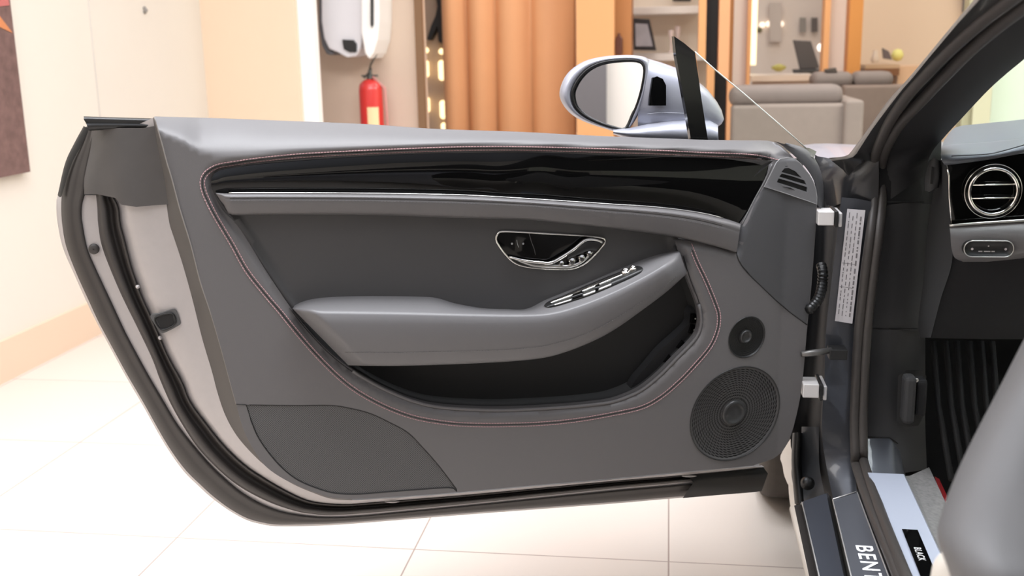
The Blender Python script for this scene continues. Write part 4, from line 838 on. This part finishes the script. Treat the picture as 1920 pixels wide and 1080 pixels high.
mk('firewall', *boxv(.56, 1.95, 2.72, 2.76, .1, .93), carpet_dk, car, False)
mk('windscreen', [pA, pB, pC, pD] + [p - np.array([0, -.004, .006]) for p in (pA, pB, pC, pD)], [(0, 1, 2, 3), (7, 6, 5, 4), (0, 4, 5, 1), (1, 5, 6, 2), (2, 6, 7, 3), (3, 7, 4, 0)], glass, car, False, label='clear windscreen glass')
g = G(); g.add(*boxv(.34, 1.85, -.9, 1.5, 1.33, 1.37)); g.add(*boxv(1.8, 1.95, -1.4, 2.4, .3, 1.0))
o = g.mk('roof', mat('headliner', (.035, .035, .037), .8), car); bevel(o, .02, 3)
rows_ = []
for y in np.linspace(-1.9, .68, 16):
    k = min(1, (y + 1.9) / .4) ** .5
    rows_.append([np.array(p) for p in ((.36, y, .22), (.29, y, .35), (.255, y, .6), (.25, y, .8), (.30, y, .93), (.40, y, .80 + .19 * k), (.48, y, 1.0), (.9, y, 1.0 + .02 * k))])
mk('rear_quarter', *grid(rows_), silver, car, label='silver rear quarter')
mk('rear_cabin', *boxv(.45, 1.8, -1.0, -.6, .3, 1.2), trim_dark, car, False)
# rear part of the cabin shell that carries the roof, behind the pillars
mk('far_door_trim', *grid([[np.array((2.0, y, z)) for y in (1.0, 2.4)] for z in (.3, .85)]), trim_dark, car)

# ================================================================== THE SHOWROOM
def walls(name, col, rough=.7): return mat(name, col, rough, noise=.02, nscale=3)
fl = bpy.data.materials.new('cream_tiles'); fl.use_nodes = True; nt = fl.node_tree; b = nt.nodes['Principled BSDF']
geo = nt.nodes.new('ShaderNodeNewGeometry'); mp_ = nt.nodes.new('ShaderNodeMapping'); br = nt.nodes.new('ShaderNodeTexBrick')
nt.links.new(geo.outputs['Position'], mp_.inputs['Vector']); nt.links.new(mp_.outputs[0], br.inputs['Vector'])
TS = .646
mp_.inputs['Location'].default_value = (-.016 + TS * 10 + .002, -2.463 + TS * 10 + .002, 0)
br.offset = 0; br.inputs['Scale'].default_value = 1; br.inputs['Brick Width'].default_value = TS; br.inputs['Row Height'].default_value = TS
br.inputs['Mortar Size'].default_value = .0022; br.inputs['Mortar Smooth'].default_value = .1
br.inputs['Color1'].default_value = (.655, .595, .54, 1); br.inputs['Color2'].default_value = (.635, .575, .52, 1); br.inputs['Mortar'].default_value = (.33, .27, .245, 1)
nt.links.new(br.outputs['Color'], b.inputs['Base Color']); b.inputs['Roughness'].default_value = .28
def struct(name, v, f, m): 
    o = mk(name, v, f, m, None, False); o['kind'] = 'structure'; return o
struct('floor', [(-3.0, -4, 0), (9, -4, 0), (9, 16, 0), (-3.0, 16, 0)], [(0, 1, 2, 3)], fl)
WX = -2.6
cream = walls('cream_wall', (.68, .62, .55)); struct('wall_left', *boxv(WX - .15, WX, -4, 5.85, 0, 3.6), cream)
base_m = walls('tan_skirting', (.70, .53, .40), .5); struct('baseboard_left', *boxv(WX, WX + .018, -4, 5.8, 0, .165), base_m)
tube('trim_1', [(WX + .001, 4.66, .17), (WX + .001, 4.66, 3.6)], .003, mat('wall_joint', (.62, .58, .54), .6))['kind'] = 'structure'
YB = 5.85
def rect(px0, py0, px1, py1, Y, dep, m, name, kind=None, floor=False, parent=None, bev=0, top=None):
    pm = (py0 + py1) / 2; x0 = atY(px0, pm, Y)[0]; x1 = atY(px1, pm, Y)[0]; xm = (px0 + px1) / 2
    z1 = atY(xm, py0, Y)[2] if top is None else top; z0 = 0 if floor else atY(xm, py1, Y)[2]
    o = mk(name, *boxv(x0, x1, Y, Y + dep, z0, z1), m, parent, False)
    if kind: o['kind'] = kind
    if bev: bevel(o, bev)
    return o
rect(330, 0, 558, 225, YB, .04, walls('peach_wall', (.74, .58, .43)), 'wall_back', 'structure', True, top=3.6)
rect(557, 0, 591, 225, 5.9, .08, walls('white_pilaster', (.95, .92, .88)), 'trim_2', 'structure', True, top=3.6)
rect(590, 0, 790, 230, 6.5, .15, walls('beige_wall', (.66, .52, .41)), 'wall_charger', 'structure', True, top=3.6)
rect(780, 0, 794, 240, 6.44, .04, walls('brown_post', (.20, .11, .055)), 'trim_3', 'structure', True, top=3.6)

# wall panel picture on the left
py_ = 3.93; zt = 2.1
a = atX(55, 322, WX + .03); pic = empty('wall_picture', (WX + .02, a[1] - .5, 1.2), 'dark brown mottled picture panel with an orange corner on the left wall', 'picture')
pm_ = mat('mottled_brown', (.15, .085, .075), .8, noise=.5, nscale=25)
mk('panel', *boxv(WX, WX + .035, a[1] - 1.0, a[1], a[2], 2.4), pm_, pic, False)
c1, c2, c3 = atX(-2, 28, WX + .037), atX(24, 62, WX + .037), atX(-2, 50, WX + .037)
mk('orange_motif', [c1, c2, c3, atX(-20, 30, WX + .037)], [(0, 1, 2, 3)], mat('orange_motif_m', (.55, .20, .08), .7), pic, False)
mk('red_motif', [atX(-2, -12, WX + .037), atX(14, -12, WX + .037), atX(18, 10, WX + .037), atX(-2, 12, WX + .037)], [(0, 1, 2, 3)], mat('red_motif_m', (.45, .13, .12), .7), pic, False)
sp_ = atX(270, 19, WX); hk = tube('wall_hook', [sp_ + np.array([0, 0, -.012]), sp_ + np.array([.012, 0, 0]), sp_ + np.array([0, 0, .012])], .010, mat('hook_grey', (.25, .23, .21), .6)); tag(hk, 'tiny dark fixing on the cream left wall', 'fixing')

# car charger
Yc = 6.5
def cp(px, py, Y=6.35): return atY(px, py, Y)
ch = empty('wall_charger', tuple(cp(655, 100, Yc)), 'white wall mounted car charging box with dark grey side band above the fire extinguisher', 'car charger')
body_m = mat('charger_white', (.72, .70, .72), .4); band_m = mat('charger_grey', (.13, .13, .14), .4)
def prism(name, pts, Y0, Y1, m, parent, bev=.006, smooth=False, lab=None):
    P = [atY(x, y, Y0) for x, y in pts]; k = len(P); Q = [p + np.array([0, Y1 - Y0, 0]) for p in P]
    f = [tuple(range(k)), tuple(range(2 * k - 1, k - 1, -1))] + [(i, i + k, (i + 1) % k + k, (i + 1) % k) for i in range(k)]
    o = mk(name, P + Q, f, m, parent, smooth, label=lab)
    if bev: bevel(o, bev)
    return o
prism('side_band', [(597, -60), (603, -60), (603, 40), (607, 70), (615, 92), (625, 99), (622, 104), (612, 101), (603, 84), (598, 50)], 6.28, 6.48, band_m, ch)
prism('body', [(602, -60), (680, -60), (680, 60), (676, 90), (668, 105), (650, 108), (632, 98), (616, 92), (607, 72), (602, 40)], 6.25, 6.5, body_m, ch, .01)
prism('front_cover', [(677, -60), (711, -60), (711, 40), (708, 75), (700, 100), (692, 111), (684, 100), (677, 60)], 6.2, 6.5, mat('charger_cover_white', (.86, .83, .80), .35), ch, .008)
prism('socket', [(641, 74), (662, 75), (668, 82), (668, 98), (655, 98), (644, 92)], 6.235, 6.3, mat('socket_black', (.02, .02, .02), .4), ch, .004)
prism('slot', [(694.5, -60), (700, -60), (700, 46), (697, 52), (694.5, 46)], 6.19, 6.25, mat('slot_black', (.03, .03, .03), .4), ch, 0)
tube('cable', [atY(*p) for p in spline([(709, 85, 6.3), (706, 100, 6.3), (700, 112, 6.3), (695, 122, 6.35), (692, 135, 6.42)], 24)], .007, mat('cable_grey', (.14, .13, .11), .6), ch, 6)
# fire extinguisher
ec = atY(696, 200, 6.35); R_ = .073; zt_ = atY(696, 150, 6.35)[2]
ext = empty('fire_extinguisher', (ec[0], 6.35, .55), 'red fire extinguisher hanging on the beige wall below the charging box', 'fire extinguisher')
zb = zt_ - .50; ext_b = (ec[0], 6.35, zb)
mk('cylinder', *lathe((ec[0], 6.36, zb), (0, 0, 1), [(.0001, 0), (R_ * .9, 0), (R_, .02), (R_, .44), (R_ * .92, .475), (R_ * .6, .497), (R_ * .3, .505)], 32), mat('extinguisher_red', (.62, .035, .03), .3, coat=.5), ext)
mk('valve', *lathe((ec[0], 6.36, zt_), (0, 0, 1), [(.022, 0), (.022, .03), (.012, .035), (.012, .06)], 16), mat('valve_dark', (.08, .08, .07), .4, .5), ext)
g = G(); g.add(*boxv(ec[0] - .05, ec[0] + .045, 6.345, 6.375, zt_ + .02, zt_ + .03)); g.add(*tubev([(ec[0] - .04, 6.36, zt_ + .012), (ec[0] - .0, 6.36, zt_ + .05), (ec[0] + .01, 6.36, zt_ + .07)], .006, 6)); g.mk('lever', mat('lever_black', (.05, .05, .045), .5), ext)
mk('label_sheet', *grid([[np.array((ec[0] + (R_ + .001) * math.sin(a), 6.36 - (R_ + .001) * math.cos(a), z)) for a in np.linspace(-.1, .85, 8)] for z in (zb + .1, atY(696, 201, 6.3)[2])]), mat('extinguisher_label', (.85, .62, .35), .6), ext)
tube('hose', [(ec[0] + .02, 6.34, zt_ + .02), (ec[0] + .09, 6.35, zt_ - .05), (ec[0] + .095, 6.36, zt_ - .3), (ec[0] + .085, 6.36, zt_ - .45)], .009, mat('hose_pink', (.55, .25, .22), .5), ext, 6)

# glowing lamps in the gap and dark ornament
gap = struct('wall_gap', *boxv(atY(795, 100, 7.3)[0], atY(850, 100, 7.3)[0], 7.3, 7.4, 0, 3.6), walls('gap_wall', (.50, .37, .27)))
glow = mat('warm_glow', (1, .80, .45), .5, emit=1.6)
for i, (x, y0, y1, r) in enumerate(((799, 89, 98, 5), (828, 91, 102, 5.5), (799.5, 113, 145, 5), (828.5, 113, 151, 6), (801.5, 182, 211, 5), (831, 188, 223, 6), (832, 230, 245, 5))):
    Yg = 7.27; A, B = atY(x, y0 + r, Yg), atY(x, y1 - r, Yg); rr_ = r / 2000 * 7.27
    if B[2] > A[2]: B = A - np.array([0, 0, .002])
    prof = [(rr_ * math.sin(t), -rr_ * math.cos(t)) for t in np.linspace(.02, math.pi / 2, 6)] + [(rr_ * math.cos(t), (A[2] - B[2]) + rr_ * math.sin(t)) for t in np.linspace(0, math.pi / 2 - .02, 6)]
    o = mk('glow_lamp', *lathe(B, (0, 0, 1), prof, 14), glow)
    place = ['round glowing warm lamp top left of the lamp column', 'round glowing warm lamp top right beside the wooden panel', 'oblong glowing lamp left of the column, upper row', 'oblong glowing lamp right of the column, upper row', 'oblong glowing lamp left of the column, lower row', 'oblong glowing lamp right of the column, lower row', 'lowest glowing lamp just above the door top'][i]
    tag(o, place, 'lamp', 'warm lamps beside the wooden panel')
orn = prism('hanging_ornament', [(812, -30), (832, -30), (827, 12), (826, 22), (829, 40), (829, 82), (822, 78), (820, 50), (806, 76), (800, 74), (808, 48), (816, 30), (820, 12)], 7.2, 7.3, mat('ornament_black', (.02, .022, .022), .6), None, .004); tag(orn, 'dark pointed hanging shape above the glowing lamps', 'ornament')

# ribbed wooden panel
wood = mat('orange_wood', (.74, .37, .18), .55, noise=.08, nscale=2); wood2 = mat('pale_orange_wood', (.72, .36, .15), .5, noise=.05, nscale=2); wood3 = mat('deep_orange_wood', (.46, .19, .06), .5, noise=.1, nscale=2)
Yw = 7.0; xa, xb_ = atY(831, 120, Yw)[0], atY(1079, 120, Yw)[0]; edges = [(xa + (xb_ - xa) * t) for t in (0, .20, .42, .69, 1)]
L = []
for a_, b_ in zip(edges[:-1], edges[1:]):
    for t in np.linspace(0, 1, 14, endpoint=False): L.append((a_ + (b_ - a_) * t, Yw - .08 * math.sin(math.pi * min(1, t * 1.0)) ** .7 * (1 - .35 * t) + .05 * t))
L.append((xb_, Yw + .05))
wp = mk('ribbed_wood_panel', *grid([[np.array((x, y, z)) for x, y in L] for z in (0, 3.6)]), wood); tag(wp, 'tall orange wooden panel with broad vertical ribs', 'panel')
so = wp.modifiers.new('solid', 'SOLIDIFY'); so.thickness = .03
o = rect(1081, 0, 1151, 300, 6.7, .12, wood2, 'smooth_wood_partition', None, True, top=3.6); tag(o, 'smooth pale orange wooden panel right of the ribbed one', 'panel')
o = rect(1151, 0, 1183, 300, 6.95, .4, wood3, 'wood_post', None, True, top=3.6); tag(o, 'deep orange wooden post left of the white shelf niche', 'post', 'wooden posts of the lounge partition')
v = prism('vase', [(1153, 103), (1152, 80), (1154, 70), (1158, 66), (1157, 62), (1163, 62), (1162, 66), (1167, 72), (1167, 103)], 6.8, 6.9, mat('vase_brown', (.10, .03, .015), .4), None, .01); tag(v, 'dark red brown vase in front of the deep orange post', 'vase')
# shelf niche
niche = walls('niche_wall', (.84, .73, .60)); struct('wall_niche', *boxv(atY(1175, 100, 8.)[0], atY(1320, 100, 8.)[0], 8.0, 8.1, 0, 3.6), niche)
def shelf(py, lab):
    z = atY(1245, py, 7.7)[2]; o = mk('shelf', *boxv(atY(1183, py, 7.7)[0], atY(1312, py, 7.7)[0], 7.6, 8.0, z - .05, z), mat('shelf_white', (.80, .73, .66), .5), None, False); bevel(o, .004); tag(o, lab, 'shelf', 'white niche shelves'); return o
shelf(13, 'upper white shelf of the niche'); shelf(100, 'lower white shelf carrying the picture frame')
fr_ = empty('photo_frame', tuple(atY(1208, 95, 7.55)), 'black framed photo leaning on the niche shelf above the door mirror', 'photo frame')
prism('frame', [(1186, 34), (1218, 36), (1231, 95), (1188, 94)], 7.55, 7.58, mat('frame_black', (.025, .018, .016), .4), fr_, .004)
prism('photo', [(1191, 44), (1214, 45), (1224, 87), (1192, 87)], 7.54, 7.56, mat('photo_grey', (.42, .40, .42), .4, noise=.35, nscale=9), fr_, 0)
o = prism('black_box', [(1256, -20), (1300, -20), (1296, 1), (1262, 1)], 7.7, 7.9, mat('box_black', (.03, .025, .02), .5), None, .004); tag(o, 'black box on the upper niche shelf', 'box')
for x, y, lab in ((1262, 68, 'small clear ornament left on the niche'), (1270, 60, 'small clear ornament right on the niche')):
    o = mk('glass_ornament', *lathe(atY(x - (x == 1262) * 4, 98, 7.68 + .1 * (x == 1270)), (0, 0, 1), [(.025, 0), (.005, .01), (.005, .08), (.018, .12), (.02, .18 if x == 1270 else .15)], 16), mat('ornament_clear', (.82, .66, .60), .2), None); tag(o, lab, 'ornament', 'small niche ornaments')
for x0, x1, Y, m_, nm, lab in ((1308, 1322, 6.9, wood2, 'wood_post', 'narrow pale orange post left of the black post'), (1322, 1346, 7.05, mat('black_post_m', (.012, .013, .013), .4), 'black_post', 'black vertical post between two orange posts'), (1346, 1366, 6.9, wood, 'wood_post', 'orange wooden post right of the black post'), (1366, 1373, 7.2, wood3, 'wood_post', 'thin deep orange post beside the white pillar')):
    o = rect(x0, 0, x1, 300, Y, .14, m_, nm, None, True, top=3.6); tag(o, lab, 'post', 'wooden posts of the lounge partition' if 'wood' in nm else None)
rect(1371, 0, 1401, 300, 7.4, .3, walls('white_pillar', (.80, .70, .62)), 'trim_4', 'structure', True, top=3.6)
o = rect(1399, 0, 1406, 300, 7.35, .1, wood2, 'wood_post', None, True, top=3.6); tag(o, 'slim pale orange door post beside the glowing strip', 'post', 'wooden posts of the lounge partition')
o = rect(1406, -60, 1420, 122, 9.2, .05, mat('strip_glow', (1, .82, .50), .5, emit=1.25), 'light_strip'); tag(o, 'tall warm glowing light strip in the back office', 'light')
struct('wall_office', *boxv(atY(1390, 100, 10.)[0], atY(1600, 100, 10.)[0], 10, 10.1, 0, 3.6), walls('office_wall', (.78, .68, .60)))
o = prism('wall_board', [(1443, 5), (1465, 5), (1465, 78), (1443, 78)], 9.93, 9.97, mat('board_grey', (.60, .52, .46), .6), None, 0); tag(o, 'pale grey board on the office wall', 'board')
for x, lab in ((1505, 'thin grey framed print on the office wall'), (1527, 'dark framed print on the office wall')):
    o = prism('small_frame', [(x - 5, 33), (x + 6, 33), (x + 6, 60), (x - 5, 60)], 9.93, 9.97, mat('frame_grey', (.30, .27, .24) if x < 1510 else (.14, .12, .11), .5), None, 0); tag(o, lab, 'framed print', 'small framed prints in the office')
for x, y in ((1424, 56), (1441, 45), (1464, 45), (1429, 47)):
    o = mk('spot_lamp', *lathe(atY(x, y, 9.99), (0, -1, 0), [(.022, 0), (.024, .01), (.0001, .02)], 14), mat('spot_glow', (1, .86, .70), .5, emit=1.1) if x != 1424 else mat('olive_m', (.2, .19, .1), .5), None)
    tag(o, 'small olive fitting on the office wall' if x == 1424 else ['', '', '', ''][0] or {1441: 'soft round spot lamp, middle of three on the office wall', 1464: 'soft round spot lamp, rightmost of three on the office wall', 1429: 'soft round spot lamp, leftmost of three on the office wall'}[x], 'lamp', None if x == 1424 else 'office spot lamps')
oc = empty('office_chair', tuple(atY(1512, 140, 8.8) * np.array([1, 1, 0])), 'dark mesh backed office chair at the office desk', 'chair')
prism('backrest', [(1487, 75), (1521, 77), (1537, 128), (1500, 130)], 8.8, 8.84, mat('mesh_dark', (.10, .085, .08), .6), oc, .006)
prism('seat', [(1496, 132), (1540, 130), (1545, 142), (1500, 143)], 8.56, 8.98, mat('chair_seat_dark', (.05, .045, .04), .6), oc, .006)
cpz = atY(1520, 142, 8.7); tube('base', [(cpz[0], 8.75, cpz[2]), (cpz[0], 8.75, 0.02)], .03, chrome_satin, oc, 8)
o = mk('globe_lamp', *lathe(atY(1538.5, 97, 8.6), (0, 0, 1), [(.0001, 0), (.018, .006), (.028, .03), (.028, .034), (.018, .056), (.0001, .062)], 18), mat('globe_glow', (1, .90, .78), .5, emit=1.4), None); tag(o, 'small glowing globe lamp beside the office chair', 'lamp')
z_ = atY(1460, 140, 8.2)[2]
dk = empty('desk', (atY(1460, 140, 8.2)[0], 8.2, 0), 'pale topped desk behind the grey sofa', 'desk')
mk('desk_top', *boxv(atY(1404, 140, 8.2)[0], atY(1524, 140, 8.2)[0], 8.0, 8.5, z_ - .04, z_), mat('desk_cream', (.80, .66, .52), .4), dk, False)
mk('desk_front', *boxv(atY(1408, 140, 8.2)[0], atY(1520, 140, 8.2)[0], 8.05, 8.1, 0, z_ - .04), mat('desk_front_m', (.62, .50, .41), .5), dk, False)
o = mk('yellow_bowl', *lathe(atY(1460, 134, 8.1), (0, 0, 1), [(.015, 0), (.05, .02), (.055, .035), (.02, .05), (.0001, .055)], 18), mat('olive_yellow', (.50, .45, .12), .6), None); tag(o, 'olive yellow bowl on the pale desk', 'bowl')
for x0, x1, Y, m_, lab in ((1541, 1552, 7.5, wood2, 'pale orange post right of the office chair'), (1587, 1612, 7.2, mat('strong_orange_wood', (.60, .25, .06), .5), 'broad strong orange post beside the beige lounge wall')):
    o = rect(x0, 0, x1, 300, Y + (.25 if x0 > 1580 else 0), .14, m_, 'wood_post', None, True, top=3.6); tag(o, lab, 'post', 'wooden posts of the lounge partition')
rect(1551, 0, 1590, 300, 7.6, .3, walls('white_pillar_r', (.82, .72, .62)), 'trim_5', 'structure', True, top=3.6)
lounge = struct('wall_lounge', *boxv(atY(1600, 100, 9.)[0], 4.6, 9.0, 9.15, 0, 3.6), walls('lounge_wall', (.76, .58, .43)))
o = rect(1809, -40, 1850, 22, 8.9, .05, mat('dark_blue_frame', (.10, .10, .13), .5), 'framed_picture', None); tag(o, 'dark edge of a framed picture high on the lounge wall', 'picture')
# side table group at the lounge wall
tz = atY(1660, 127, 8.2)[2]; sd = empty('side_table', (atY(1665, 127, 8.2)[0], 8.2, 0), 'brown side table with a thick dark top against the beige lounge wall', 'table')
mk('table_top', *boxv(atY(1613, 127, 8.2)[0], atY(1676, 127, 8.2)[0], 8.0, 8.5, tz - .05, tz), mat('table_brown', (.20, .085, .035), .5), sd, False)
mk('table_surface', *boxv(atY(1613, 127, 8.2)[0], atY(1676, 127, 8.2)[0], 8.0, 8.5, tz, tz + .025), mat('table_light', (.50, .33, .2), .5), sd, False)
for dx in (1622, 1668): mk('leg', *boxv(atY(dx, 127, 8.2)[0] - .02, atY(dx, 127, 8.2)[0] + .02, 8.1, 8.14, 0, tz - .05), mat('table_leg_m', (.2, .09, .04), .5), sd, False)
cb = rect(1681, 124, 1745, 230, 8.1, .4, mat('cabinet_peach', (.66, .42, .26), .5), 'low_cabinet', None, True); tag(cb, 'peach coloured low cabinet right of the side table', 'cabinet')
o = prism('leaning_photo', [(1655, 90), (1667, 96), (1673, 112), (1657, 110)], 8.3, 8.34, mat('leaning_dark', (.14, .11, .11), .5), None, .003); tag(o, 'small dark leaning photo on the side table', 'photo')
o = mk('yellow_flower', *lathe(atY(1682, 115, 8.3), (0, 0, 1), [(.0001, 0), (.03, .01), (.045, .045), (.03, .08), (.0001, .09)], 16), mat('yellow_m', (.72, .66, .22), .6), None); tag(o, 'round yellow flower head beside the leaning photo', 'flower')
o = mk('white_vase', *lathe(atY(1640, 118, 8.3), (0, 0, 1), [(.02, 0), (.03, .02), (.02, .06), (.016, .09)], 14), mat('white_vase_m', (.7, .58, .48), .5), None); tag(o, 'small pale vase left of the leaning photo', 'vase')
# sofas
def sofa(root_px, Yf, parts_, lab, back):
    s = empty('sofa', (atY(root_px, 200, Yf)[0], Yf, 0), lab, 'sofa', 'grey lounge sofas')
    for nm, (x0, y0, x1, y1), dY, dep, m_ in parts_:
        o = rect(x0, y0, x1, y1, Yf + dY, dep, m_, nm, None, False, s, 0)
        b_ = o.modifiers.new('bevel', 'BEVEL'); b_.width = .05 if 'cushion' in nm else .02; b_.segments = 5
        o.data.polygons.foreach_set('use_smooth', [True] * len(o.data.polygons))
sf = mat('sofa_grey', (.235, .195, .165), .8, noise=.08, nscale=20); sf2 = mat('sofa_cushion', (.20, .165, .145), .8, noise=.08, nscale=20)
sofa(1480, 6.0, [('back', (1352, 196, 1592, 520), 0, .18, sf), ('cushion', (1352, 160, 1583, 200), .10, .22, sf2), ('armrest', (1577, 188, 1613, 520), -.04, .75, sf)], 'nearer grey sofa seen from behind through the quarter glass', True)
sofa(1620, 7.0, [('back', (1575, 160, 1730, 470), 0, .2, mat('sofa_brown_grey', (.20, .15, .12), .8, noise=.08, nscale=20)), ('cushion', (1524, 135, 1602, 166), .12, .24, sf2), ('cushion', (1602, 134, 1678, 166), .12, .24, sf2)], 'farther grey sofa with two dark back cushions behind the first', True)
o = prism('dark_tray', [(1547, 130), (1568, 127), (1570, 136), (1548, 136)], 7.14, 7.2, mat('tray_dark', (.07, .055, .045), .5), None, .003); tag(o, 'small dark object on top of the farther sofa end', 'tray')
# what shows through the windscreen on the right
struct('wall_right', *boxv(4.6, 4.75, -4, 16, 0, 3.6), walls('pale_green_wall', (.80, .84, .72)))
rect(1808, 60, 1830, 230, 5.82, .1, walls('dark_olive_post', (.35, .32, .20)), 'trim_7', 'structure', True, top=3.6)  # darker olive post left of the pale yellow one
rect(1829, 60, 1862, 230, 5.8, .12, walls('pale_yellow_post', (.54, .50, .34)), 'trim_6', 'structure', True, top=3.6)
struct('wall_window_side', *boxv(atY(1862, 150, 6.)[0], 4.6, 6.0, 6.1, 0, 3.6), walls('bright_green_white', (.60, .66, .54)))
# the part of the showroom behind the viewer that the veneer and the mirror reflect
struct('wall_rear', *boxv(-3, 4.75, -4.2, -4.0, 0, 3.4), walls('rear_wall', (.80, .74, .68)))
pt_ = struct('wall_partition', *boxv(-2.4, -.02, -3.95, -3.8, 0, 3.0), walls('dark_partition', (.13, .12, .125), .4))
